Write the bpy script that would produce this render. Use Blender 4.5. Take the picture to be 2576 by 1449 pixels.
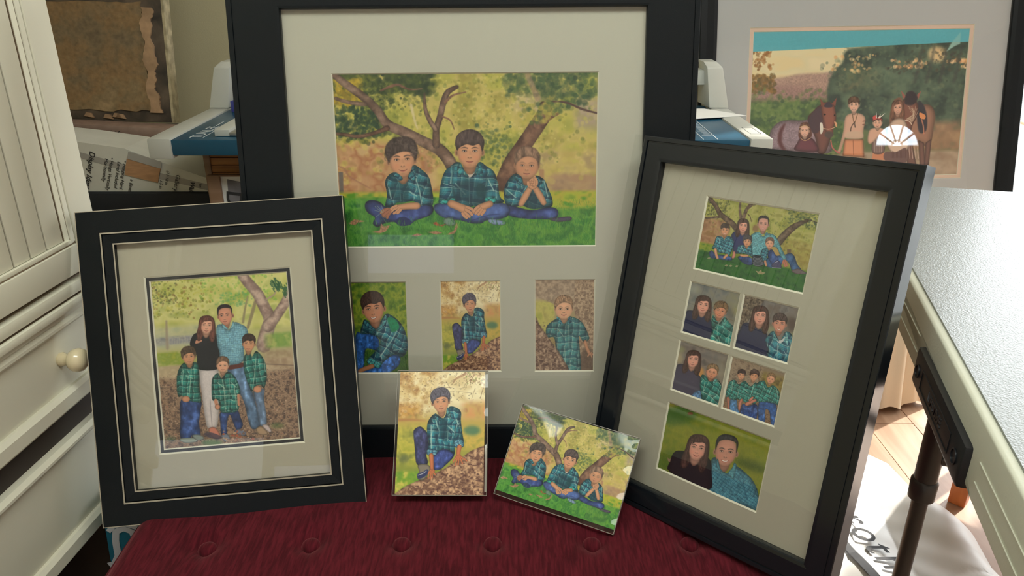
import bpy, bmesh, math, random
import numpy as np
from mathutils import Matrix, Vector

for _o in list(bpy.data.objects): bpy.data.objects.remove(_o)
SC = bpy.context.scene
COL = SC.collection
R_ = math.radians
random.seed(4)

# ---------------------------------------------------------------- camera
CAM_Z = 1.15
cam_d = bpy.data.cameras.new('camera'); cam = bpy.data.objects.new('camera', cam_d); COL.objects.link(cam)
cam.location = (0, 0, CAM_Z); cam.rotation_euler = (R_(67), 0, 0)
cam_d.sensor_width = 36; cam_d.lens = 36 * 1925 / 2576; cam_d.clip_start = .02
SC.camera = cam

# ---------------------------------------------------------------- daylight and an added overhead lamp
W_ = bpy.data.worlds.new('sky'); SC.world = W_; W_.use_nodes = True
_n = W_.node_tree.nodes; _l = W_.node_tree.links
_bg = _n['Background']; _bg.inputs[0].default_value = (.93, .98, 1.0, 1); _bg.inputs[1].default_value = 4.5


def lamp(name, kind, loc, aim, power, color=(1, 1, 1), size=(1, 1), **k):
    d = bpy.data.lights.new(name, kind); o = bpy.data.objects.new(name, d); COL.objects.link(o)
    d.energy = power; d.color = color
    if kind == 'AREA': d.shape = 'RECTANGLE'; d.size, d.size_y = size
    o.location = loc; v = Vector(aim) - Vector(loc)
    o.rotation_euler = v.to_track_quat('-Z', 'Y').to_euler()
    for a, b in k.items(): setattr(d, a, b)
    return o


SUN = lamp('sun', 'SUN', (5, 6, 5), (5 - .85, 6 - .60, 5 - .80), 9.0, (1.0, .93, .82), angle=R_(1.2))
# daylight entering through the glazed door at the back right
GARDEN = lamp('daylight_garden_door', 'AREA', (2.7, 2.56, 1.3), (.6, 0.6, 1.0), 85, (.90, .97, 1.0), (2.1, 1.9))
KEY = lamp('added_overhead_lamp', 'AREA', (.0, .14, 2.5), (-.1, 1.1, .6), 52, (.94, 1.0, .93), (2.2, .7))  # added soft lamp under the closed ceiling, kept out of the glass reflections
SC.view_settings.view_transform = 'Standard'; SC.view_settings.look = 'None'
SC.view_settings.exposure = 0.0; SC.view_settings.gamma = 1; SC.view_settings.use_curve_mapping = False
try:
    SC.cycles.use_denoising = True; SC.cycles.sample_clamp_indirect = 4.0; SC.cycles.max_bounces = 10
    SC.cycles.transparent_max_bounces = 16; SC.cycles.caustics_reflective = False; SC.cycles.caustics_refractive = False
except Exception: pass

# ---------------------------------------------------------------- painting kit for the flat photographic prints
def lin(c):
    c = np.asarray(c, float)
    return np.where(c <= 0.04045, c / 12.92, ((c + 0.055) / 1.055) ** 2.4)


def vnoise(h, w, cell, rng, aspect=1.0):
    gy = max(2, int(h / cell) + 3); gx = max(2, int(w / (cell * aspect)) + 3)
    g = rng.random((gy, gx))
    y = np.linspace(0, gy - 1.001, h); x = np.linspace(0, gx - 1.001, w)
    yi = y.astype(int); xi = x.astype(int); fy = y - yi; fx = x - xi
    fy = (fy * fy * (3 - 2 * fy))[:, None]; fx = (fx * fx * (3 - 2 * fx))[None]
    a = g[yi][:, xi]; b = g[yi][:, xi + 1]; c = g[yi + 1][:, xi]; d = g[yi + 1][:, xi + 1]
    return (a * (1 - fx) + b * fx) * (1 - fy) + (c * (1 - fx) + d * fx) * fy


def fbm(h, w, cell, rng, octs=4, aspect=1.0):
    o = np.zeros((h, w)); a = 1.0; t = 0
    for _ in range(octs):
        o += a * vnoise(h, w, max(cell, 1.0), rng, aspect); t += a; a *= .55; cell *= .5
    return o / t


def box1(a, r, ax):
    if r < 1: return a
    n = a.shape[ax]
    p = [(0, 0)] * a.ndim; p[ax] = (r + 1, r)
    c = np.cumsum(np.pad(a, p, mode='edge'), axis=ax)
    s1 = [slice(None)] * a.ndim; s2 = list(s1)
    s1[ax] = slice(2 * r + 1, 2 * r + 1 + n); s2[ax] = slice(0, n)
    return (c[tuple(s1)] - c[tuple(s2)]) / (2 * r + 1)


def blur(a, r):
    r = int(round(r))
    if r < 1: return a
    for _ in range(2): a = box1(box1(a, r, 0), r, 1)
    return a


def catmull(P, closed=True, k=4):
    P = np.asarray(P, float); n = len(P)
    if n < 3: return P
    out = []
    rngi = range(n if closed else n - 1)
    for i in rngi:
        if closed: p0, p1, p2, p3 = P[(i - 1) % n], P[i], P[(i + 1) % n], P[(i + 2) % n]
        else: p0, p1, p2, p3 = P[max(i - 1, 0)], P[i], P[i + 1], P[min(i + 2, n - 1)]
        for j in range(k):
            t = j / k
            out.append(.5 * ((2 * p1) + (p2 - p0) * t + (2 * p0 - 5 * p1 + 4 * p2 - p3) * t * t + (3 * p1 - p0 - 3 * p2 + p3) * t ** 3))
    if not closed: out.append(P[-1])
    return np.array(out)


def cover(polys, x0, y0, w, h, SS=3):
    acc = np.zeros(h * SS * (w + 2))
    for P in polys:
        Q = np.roll(P, -1, 0)
        for (ax, ay), (bx, by) in zip(P, Q):
            if ay == by: continue
            s = 1.0
            if ay > by: ax, ay, bx, by = bx, by, ax, ay; s = -1.0
            k0 = max(0, int(math.ceil((ay - y0) * SS - .5))); k1 = min(h * SS - 1, int(math.ceil((by - y0) * SS - .5)) - 1)
            if k1 < k0: continue
            k = np.arange(k0, k1 + 1)
            yy = y0 + (k + .5) / SS
            x = np.clip(ax + (yy - ay) * (bx - ax) / (by - ay) - x0, 0, w)
            xi = x.astype(int); f = x - xi
            b = k * (w + 2) + xi
            np.add.at(acc, b, s * (1 - f)); np.add.at(acc, b + 1, s * f)
    m = np.cumsum(acc.reshape(h * SS, w + 2), 1)[:, :w]
    return np.clip(np.abs(m), 0, 1).reshape(h, SS, w).mean(1)


class Canvas:
    """Raster for one print.  Coordinates are those of a drawing sheet; quad gives the sheet corners of the print."""
    def __init__(s, W, H, quad, seed=1, bg=(90, 90, 60)):
        s.W, s.H = W, H; s.rng = np.random.default_rng(seed)
        s.img = np.empty((H, W, 3)); s.img[:] = np.array(bg) / 255
        A = []
        for (u, v), (x, y) in zip([(0, 0), (W, 0), (W, H), (0, H)], quad):
            A.append([x, y, 1, 0, 0, 0, -u * x, -u * y, -u]); A.append([0, 0, 0, x, y, 1, -v * x, -v * y, -v])
        s.M = np.linalg.svd(np.array(A))[2][-1].reshape(3, 3)
        q = np.array(quad, float)
        s.k = math.sqrt(W * H / abs(.5 * sum(q[i - 1][0] * q[i][1] - q[i][0] * q[i - 1][1] for i in range(4))))
        s.off = np.array([0., 0.]); s.mul = 1.0; s.rot = 0.0; s.flip = 1

    def at(s, x=0, y=0, mul=1.0, rot=0.0, flip=1):
        """local frame: following coordinates are relative to (x, y), scaled and turned"""
        s.off = np.array([x, y], float); s.mul = mul; s.rot = math.radians(rot); s.flip = flip; return s

    def T(s, P):
        P = np.asarray(P, float).reshape(-1, 2) * [s.mul * s.flip, s.mul]
        c, d = math.cos(s.rot), math.sin(s.rot)
        P = np.stack([P[:, 0] * c - P[:, 1] * d, P[:, 0] * d + P[:, 1] * c], 1) + s.off
        q = np.c_[P, np.ones(len(P))] @ s.M.T
        return q[:, :2] / q[:, 2:]

    def _mask(s, polys, soft):
        r = max(0, soft)
        A = np.concatenate(polys); pad = int(3 * r + 2)
        x0 = max(0, int(A[:, 0].min()) - pad); y0 = max(0, int(A[:, 1].min()) - pad)
        x1 = min(s.W, int(A[:, 0].max()) + pad + 1); y1 = min(s.H, int(A[:, 1].max()) + pad + 1)
        if x1 <= x0 or y1 <= y0: return None
        m = cover(polys, x0, y0, x1 - x0, y1 - y0)
        return blur(m, r), x0, y0, x1, y1

    def fill(s, polys, col, soft=0, a=1.0, tex=None, rd=0, rdk=.55, var=.0, light=None):
        mm = s._mask(polys, soft * s.k * s.mul)
        if mm is None: return
        m, x0, y0, x1, y1 = mm
        reg = s.img[y0:y1, x0:x1]
        c = np.empty_like(reg)
        if callable(tex): c[:] = tex(s, x0, y0, x1, y1)
        else: c[:] = np.array(col) / 255
        if var: c = c * (1 + var * (fbm(y1 - y0, x1 - x0, max(3, 9 * s.k), s.rng, 3) - .5)[..., None] * 2)
        if rd:
            b = blur(m, max(1, rd * s.k * s.mul))
            c = c * (rdk + (1 - rdk) * np.clip(b * 2 - .9, 0, 1.1))[..., None]
        if light is not None:
            yy, xx = np.mgrid[y0:y1, x0:x1]
            g = (xx - x0) / max(1, x1 - x0) * light[0] + (yy - y0) / max(1, y1 - y0) * light[1]
            c = c * (1 + g - (light[0] + light[1]) / 2)[..., None]
        m = (m * a)[..., None]
        reg[:] = reg * (1 - m) + np.clip(c, 0, 1) * m

    def poly(s, pts, col=(0, 0, 0), soft=0, smooth=True, **k):
        P = catmull(pts) if smooth else np.asarray(pts, float)
        s.fill([s.T(P)], col, soft, **k)

    def ell(s, x, y, rx, ry, col=(0, 0, 0), soft=0, ang=0, **k):
        t = np.linspace(0, 2 * math.pi, 19)[:-1]; a = math.radians(ang)
        X, Y = rx * np.cos(t), ry * np.sin(t)
        s.fill([s.T(np.stack([x + X * math.cos(a) - Y * math.sin(a), y + X * math.sin(a) + Y * math.cos(a)], 1))], col, soft, **k)

    def line(s, pts, w, col=(0, 0, 0), soft=0, smooth=True, **k):
        """stroke with a width (or one width per point)"""
        P = np.asarray(pts, float); n = len(P)
        w = np.full(n, float(w)) if np.isscalar(w) else np.asarray(w, float)
        if smooth and n > 2:
            Z = catmull(np.c_[P, w], closed=False, k=3); P, w = Z[:, :2], np.abs(Z[:, 2])
        polys = []; t = np.linspace(0, 2 * math.pi, 9)[:-1]; disc = np.stack([np.cos(t), np.sin(t)], 1)
        for i in range(len(P) - 1):
            d = P[i + 1] - P[i]; L = math.hypot(*d)
            if L < 1e-6: continue
            nn = np.array([-d[1], d[0]]) / L
            polys.append(s.T([P[i] + nn * w[i] / 2, P[i + 1] + nn * w[i + 1] / 2, P[i + 1] - nn * w[i + 1] / 2, P[i] - nn * w[i] / 2]))
        for i in range(len(P)): polys.append(s.T((P[i] + disc * w[i] / 2)[::-1]))
        # every piece wound the same way, so the union never cancels
        out = []
        for q in polys:
            ar = sum(q[i - 1][0] * q[i][1] - q[i][0] * q[i - 1][1] for i in range(len(q)))
            out.append(q if ar > 0 else q[::-1])
        s.fill(out, col, soft, **k)

    def grad(s, stops):
        """vertical gradient given as (y in 0..1, colour)"""
        y = np.linspace(0, 1, s.H); ys = [a for a, _ in stops]; cs = np.array([c for _, c in stops]) / 255
        s.img[:] = np.stack([np.interp(y, ys, cs[:, i]) for i in range(3)], 1)[:, None]

    def mottle(s, cell, cols, x0=0, y0=0, x1=1, y1=1, a=1.0, octs=3, aspect=1.0, feather=0, thr=None):
        """noise-driven blend between colours over a rectangle given in 0..1"""
        X0, Y0, X1, Y1 = [int(v) for v in (x0 * s.W, y0 * s.H, x1 * s.W, y1 * s.H)]
        h, w = Y1 - Y0, X1 - X0
        n = fbm(h, w, cell * s.W, s.rng, octs, aspect); n = (n - n.min()) / (n.max() - n.min())
        cs = np.array(cols) / 255; t = np.linspace(.15, .85, len(cs))
        c = np.stack([np.interp(n, t, cs[:, i]) for i in range(3)], 2)
        m = np.full((h, w), a)
        if thr is not None: m = m * np.clip((fbm(h, w, cell * s.W * 1.7, s.rng, 4) - thr) * 14, 0, 1)
        if feather:
            f = feather
            yy = np.linspace(0, 1, h)[:, None]; xx = np.linspace(0, 1, w)[None]
            if Y0 > 0: m = m * np.clip(yy / f, 0, 1)
            if Y1 < s.H: m = m * np.clip((1 - yy) / f, 0, 1)
            if X0 > 0: m = m * np.clip(xx / f, 0, 1)
            if X1 < s.W: m = m * np.clip((1 - xx) / f, 0, 1)
        m = m[..., None]; r = s.img[Y0:Y1, X0:X1]; r[:] = r * (1 - m) + c * m

    def dots(s, n, x0, y0, x1, y1, r0, r1, cols, a=.6, ring=False, gx=None, clump=.0):
        """many small soft discs (blurred leaves, bokeh); coordinates and radii in 0..1 of the print width/height"""
        cols = np.array(cols) / 255
        N = fbm(48, 48, 9, s.rng, 4); N = (N - N.min()) / (N.max() - N.min())
        ex, ey = .16 * (x1 - x0), .16 * (y1 - y0)
        for i in range(n):
            if gx is not None:
                c0 = gx[s.rng.integers(len(gx))]
                x = s.rng.normal(c0[0], c0[2]); y = s.rng.normal(c0[1], c0[2] * s.W / s.H)
            else:
                u, v = s.rng.random(2); x = x0 - ex + u * (x1 - x0 + 2 * ex); y = y0 - ey + v * (y1 - y0 + 2 * ey)
                e = min(1, min(u, 1 - u) / .2 if x0 > 0 and x1 < 1 else (1 if x0 <= 0 and x1 >= 1 else (1 - u if x0 <= 0 else u) / .25))
                e = min(e, min(v, 1 - v) / .2 if y0 > 0 and y1 < 1 else (1 if y0 <= 0 and y1 >= 1 else (1 - v if y0 <= 0 else v) / .25))
                if N[int(v * 47), int(u * 47)] < clump + (1 - e) * .75: continue
            r = s.rng.uniform(r0, r1) * s.W; x *= s.W; y *= s.H
            X0, X1 = max(0, int(x - r - 1)), min(s.W, int(x + r + 2)); Y0, Y1 = max(0, int(y - r - 1)), min(s.H, int(y + r + 2))
            if X1 <= X0 or Y1 <= Y0: continue
            yy, xx = np.ogrid[Y0:Y1, X0:X1]
            d = np.sqrt((xx - x) ** 2 + (yy - y) ** 2)
            m = np.clip((r - d) / max(1, r * .45) + .3, 0, 1) * a * s.rng.uniform(.4, 1)
            if ring: m = m * (.45 + .55 * np.clip(d / r, 0, 1) ** 3)
            m = m[..., None]; c = cols[s.rng.integers(len(cols))]
            rg = s.img[Y0:Y1, X0:X1]; rg[:] = rg * (1 - m) + c * m

    def blades(s, n, x0, y0, x1, y1, L, cols, a=.5, w=1.1, lean=.5, vert=True):
        cols = np.array(cols) / 255
        for i in range(n):
            x = s.rng.uniform(x0, x1) * s.W; y = s.rng.uniform(y0, y1)
            l = L * s.W * s.rng.uniform(.5, 1.2) * (.5 + .8 * (y - y0) / max(1e-6, y1 - y0)); y *= s.H
            dx = s.rng.normal(0, lean)
            k = max(2, int(l)); t = np.arange(k) / k
            xs = (x + dx * l * t * t).astype(int); ys = (y - l * t).astype(int) if vert else (y - l * t * .4).astype(int)
            ok = (xs >= 0) & (xs < s.W - 1) & (ys >= 0) & (ys < s.H)
            xs, ys = xs[ok], ys[ok]; c = cols[s.rng.integers(len(cols))]
            s.img[ys, xs] = s.img[ys, xs] * (1 - a) + c * a
            if w > 1.5: s.img[ys, xs + 1] = s.img[ys, xs + 1] * (1 - a) + c * a


def plaid(period, ang=0, base=(28, 92, 98), dark=(18, 48, 66), light=(150, 178, 160), mid=(44, 128, 140), k=1.0, fold=.35):
    """shirt cloth: crossing bands, seen at the print's scale; period in sheet units"""
    def f(cv, x0, y0, x1, y1):
        yy, xx = np.mgrid[y0:y1, x0:x1].astype(float)
        p = period * cv.k * cv.mul
        n1 = fbm(y1 - y0, x1 - x0, max(4, p * 1.2), cv.rng, 2) - .5; n2 = fbm(y1 - y0, x1 - x0, max(4, p * 1.2), cv.rng, 2) - .5
        a = math.radians(ang) + cv.rot
        u = ((xx * math.cos(a) + yy * math.sin(a)) / p + n1 * .55) % 1
        v = ((-xx * math.sin(a) + yy * math.cos(a)) / p + n2 * .55) % 1
        c = np.empty(u.shape + (3,)); c[:] = np.array(base) / 255
        def mix(m, col):
            c[:] = c * (1 - m[..., None]) + np.array(col) / 255 * m[..., None]
        for q, wd in ((u, 1.6), (v, 1.0)):
            mix(.55 * (np.abs(q - .30) < .14), dark)
            mix(.45 * (np.abs(q - .70) < .10), mid)
            mix(.52 * k * (np.abs(q - .52) < .035 * wd), light)
            mix(.22 * k * (np.abs(q - .92) < .025), light)
        f2 = fbm(y1 - y0, x1 - x0, max(4, p * .9), cv.rng, 3)
        return c * (1 + fold * (f2 - .5) * 2)[..., None]
    return f


def denim(col, fold=.5):
    def f(cv, x0, y0, x1, y1):
        n = fbm(y1 - y0, x1 - x0, max(3, .06 * cv.W), cv.rng, 4, .7)
        c = np.empty((y1 - y0, x1 - x0, 3)); c[:] = np.array(col) / 255
        return np.clip(c * (1 + fold * (n - .5) * 2.0)[..., None] + (np.clip(n - .58, 0, 1) * .35)[..., None], 0, 1)
    return f


def hairtex(col, amp=.5):
    def f(cv, x0, y0, x1, y1):
        n = fbm(y1 - y0, x1 - x0, max(4, .03 * cv.W), cv.rng, 3, .28)
        c = np.empty((y1 - y0, x1 - x0, 3)); c[:] = np.array(col) / 255
        return np.clip(c * (1 + amp * (n - .45) * 2.2)[..., None], 0, 1)
    return f


def bark(c1, c2, cell=.02):
    def f(cv, x0, y0, x1, y1):
        n = fbm(y1 - y0, x1 - x0, max(2, cell * cv.W), cv.rng, 4)[..., None]
        n = np.clip((n - .3) * 2.4, 0, 1)
        return np.array(c1) / 255 * (1 - n) + np.array(c2) / 255 * n
    return f


SKIN = (182, 132, 100)


def head(cv, x, y, s, rot=0, skin=SKIN, hair=(62, 48, 42), style='short', turn=0.0, smile=1, teeth=False, flip=1, sh=.8, young=0, grin=1.0):
    """a face with ears, brows, eyes, nose, mouth and hair; s = height from chin to crown"""
    sk = np.array(skin, float); dk = sk * .62; ha = np.array(hair, float)
    o = (cv.off, cv.mul, cv.rot, cv.flip)
    cv.at(x, y, s, rot, flip)
    t = turn
    if style == 'long':
        cv.poly([(-.20, -.52), (.12, -.55), (.36, -.40), (.46, -.1), (.50, .25), (.52, .62), (.40, .92), (.22, .80), (.1, .5), (-.1, .5), (-.26, .84), (-.46, .86), (-.52, .5), (-.46, .1), (-.44, -.22), (-.36, -.42)],
                tex=hairtex(ha), soft=.01, rd=.05, rdk=.6)
    # neck
    cv.poly([(-.17, .2), (.17, .2), (.185, .5), (.10, .66), (.0, .72), (-.10, .66), (-.185, .5)], sk * .78, soft=.015, rd=.06, rdk=.7)
    cv.ell(0, .46, .17, .06, dk, soft=.03, a=.6)
    if style != 'long':
        for sg in (-1, 1):
            cv.ell(sg * .385 - t * .05, .04, .06, .11, sk * .86, soft=.01)
            cv.ell(sg * .385 - t * .05, .05, .025, .06, dk * .9, soft=.01)
    if style == 'long':
        F = [(0, -.44), (.22, -.38), (.32, -.15), (.32, .08), (.25, .30), (.11, .455), (0, .475), (-.11, .455), (-.25, .30), (-.32, .08), (-.32, -.15), (-.22, -.38)]
    elif young:
        F = [(0, -.45), (.26, -.38), (.37, -.15), (.39, .1), (.34, .28), (.17, .45), (0, .48), (-.17, .45), (-.34, .28), (-.39, .1), (-.37, -.15), (-.26, -.38)]
    else:
        F = [(0, -.45), (.25, -.38), (.355, -.15), (.355, .08), (.30, .27), (.14, .46), (0, .495), (-.14, .46), (-.30, .27), (-.355, .08), (-.355, -.15), (-.25, -.38)]
    cv.poly(F, sk, soft=.012, rd=.07, rdk=sh)
    cv.ell(.0 + t * .1, -.12, .18, .10, np.minimum(sk * 1.13, 255), soft=.05, a=.6)
    for sg in (-1, 1):
        cv.ell(sg * .19 + t * .06, .18, .09, .07, sk * [1.06, .93, .9], soft=.04, a=.5)
    ex = .155; ey = -.015 if not young else .035
    for sg in (-1, 1):
        X = sg * ex + t * .07
        cv.ell(X, ey + .0, .085, .05, dk, soft=.025, a=.45)
        cv.ell(X, ey + .006, .056, .022, (188, 174, 160), a=.75)
        cv.ell(X + t * .01, ey + .005, .026, .025, (44, 30, 26))
        cv.line([(X - .068, ey + .008), (X - .03, ey - .02), (X + .03, ey - .02), (X + .068, ey + .008)], .015, (44, 30, 26), a=.8)
        cv.line([(X - sg * .095, ey - .075), (X, ey - .105), (X + sg * .10, ey - .078)], [.026, .034, .014], ha * .85, soft=.006, a=.8 if not young else .45)
    X = t * .10
    cv.line([(X - .03 * (t + .01 > 0) + .03, ey + .0), (X + .03, .10)], .03, dk * 1.25, soft=.018, a=.35)
    cv.ell(X, .155, .065, .045, np.minimum(sk * 1.08, 255), soft=.02, a=.6)
    for sg in (-1, 1): cv.ell(X + sg * .036, .185, .018, .011, dk * .65, soft=.004, a=.85)
    cv.line([(X - .06, .195), (X, .21), (X + .06, .195)], .018, dk, soft=.012, a=.6)
    my = .305; c = .028 * smile; wd = .12 * grin
    if teeth:
        cv.poly([(X - wd * 1.05, my - c), (X, my - .005), (X + wd * 1.05, my - c), (X + wd * .6, my + .04), (X, my + .055), (X - wd * .6, my + .04)], (140, 70, 62), soft=.004)
        cv.poly([(X - wd * .85, my - c * .55), (X, my + .006), (X + wd * .85, my - c * .55), (X + wd * .5, my + .024), (X, my + .034), (X - wd * .5, my + .024)], (214, 206, 194))
    else:
        cv.line([(X - wd * .8, my), (X, my + .022), (X + wd * .8, my)], [.02, .05, .02], (158, 88, 78), soft=.006, a=.8)
        cv.line([(X - wd, my - c), (X - wd * .4, my + c * .35), (X, my + c * .45), (X + wd * .4, my + c * .35), (X + wd, my - c)], .014, (88, 44, 40), a=.85)
    cv.ell(X, my + .095, .06, .02, dk, soft=.02, a=.35)
    tx = hairtex(ha)
    if style == 'short':
        cv.poly([(-.37, -.02), (-.43, -.22), (-.38, -.46), (-.18, -.62), (.08, -.65), (.31, -.54), (.43, -.32), (.41, -.08), (.365, .0), (.335, -.12), (.27, -.22), (.10, -.17), (-.08, -.21), (-.24, -.15), (-.33, -.08)], tex=tx, soft=.008, rd=.05, rdk=.6)
        for i in range(16):
            a = -2.9 + i * .17; cv.line([(.30 * math.cos(a), .36 * math.sin(a) - .12), (.44 * math.cos(a + .1), .56 * math.sin(a + .1) - .1)], .014, ha * cv.rng.uniform(.6, 1.7), a=.5)
    elif style == 'fine':
        cv.poly([(-.38, .04), (-.44, -.15), (-.40, -.38), (-.22, -.57), (.05, -.61), (.30, -.52), (.43, -.30), (.42, -.05), (.38, .04), (.355, -.10), (.24, -.22), (.0, -.27), (-.20, -.19), (-.345, -.05)], tex=tx, soft=.012, rd=.05, rdk=.7)
        for i in range(22):
            a = -2.95 + i * .135; cv.line([(.31 * math.cos(a), .33 * math.sin(a) - .14), (.43 * math.cos(a), .53 * math.sin(a) - .09)], .012, ha * cv.rng.uniform(.7, 1.5), a=.45)
    elif style == 'curly':
        cv.poly([(-.36, .06), (-.45, -.12), (-.46, -.35), (-.33, -.56), (-.10, -.66), (.18, -.66), (.40, -.52), (.48, -.28), (.43, -.02), (.37, .05), (.35, -.10), (.26, -.20), (.06, -.24), (-.16, -.18), (-.32, -.06)], tex=tx, soft=.01, rd=.05, rdk=.6)
        for i in range(46):
            a = cv.rng.uniform(-3.3, .15); r = cv.rng.uniform(.74, 1.04)
            px_, py_ = .44 * r * math.cos(a), .52 * r * math.sin(a) - .12
            if py_ > -.2 and abs(px_) < .32: continue
            b = cv.rng.uniform(.05, .075); a0 = cv.rng.uniform(0, 6)
            cv.line([(px_ + b * math.cos(a0 + q), py_ + b * math.sin(a0 + q)) for q in (0, .9, 1.8, 2.7, 3.6)], .03, ha * cv.rng.uniform(.5, 1.65), soft=.006, a=.5)
    elif style == 'man':
        cv.poly([(-.365, .0), (-.40, -.22), (-.36, -.45), (-.20, -.59), (.05, -.61), (.27, -.54), (.385, -.36), (.385, -.1), (.36, .0), (.335, -.2), (.29, -.36), (.1, -.42), (-.1, -.42), (-.27, -.35), (-.335, -.2)], tex=tx, soft=.008, rd=.04, rdk=.6)
    elif style == 'long':
        cv.poly([(-.02, -.50), (-.22, -.47), (-.40, -.28), (-.44, .05), (-.46, .45), (-.36, .72), (-.25, .55), (-.30, .2), (-.30, -.05), (-.22, -.25), (-.02, -.42)], tex=tx, soft=.008, rd=.04, rdk=.7)
        cv.poly([(-.06, -.52), (.18, -.50), (.36, -.34), (.42, 0), (.46, .4), (.40, .75), (.27, .55), (.31, .2), (.30, -.02), (.27, -.2), (.16, -.26), (-.02, -.22), (-.16, -.2), (-.25, -.12), (-.2, -.36)], tex=tx, soft=.008, rd=.04, rdk=.7)
        for i in range(14):
            xx = cv.rng.uniform(.30, .47) * (1 if i % 2 else -1)
            cv.line([(xx * .8, -.2), (xx, .2), (xx * cv.rng.uniform(.85, 1.1), .7)], .014, ha * cv.rng.uniform(.7, 2.0), a=.4)
    cv.off, cv.mul, cv.rot, cv.flip = o


def hand(cv, pts_list, skin=SKIN, w=14, palm=None):
    """palm blob and separate finger strokes"""
    sk = np.array(skin, float)
    if palm is not None: cv.poly(palm, sk * .96, soft=.6, rd=w * .4, rdk=.75)
    for p in pts_list:
        cv.line(p, w * 1.25, sk * .62, soft=.5, a=.7)
        cv.line(p, w, sk, soft=.5)
# ---------------------------------------------------------------- the pictures
GREEN = [(30, 84, 34), (62, 122, 44), (84, 140, 54), (40, 98, 46), (108, 150, 60)]
TEAL = dict(base=(34, 90, 100), dark=(20, 46, 68), light=(150, 176, 166), mid=(50, 126, 138))
TEAL2 = dict(base=(28, 98, 88), dark=(16, 56, 56), light=(160, 182, 160), mid=(40, 128, 120))


def shirt(cv, body, period, ang=8, pal=TEAL, rd=26, k=1.0, seams=(), fold=.35, rdk=.5):
    cv.poly(body, tex=plaid(period, ang, k=k, fold=fold, **pal), soft=.8, rd=rd, rdk=rdk)
    for p, w in seams: cv.line(p, w, pal['light'], soft=.5, a=.7)


def grass(cv, y0, y1, cols, n, L=.02):
    cv.mottle(.03, cols, 0, y0, 1, y1)
    cv.blades(n, 0, y0, 1, y1, L, [np.array(c) * f for c in cols for f in (.65, 1.0, 1.35)], a=.5)


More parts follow.
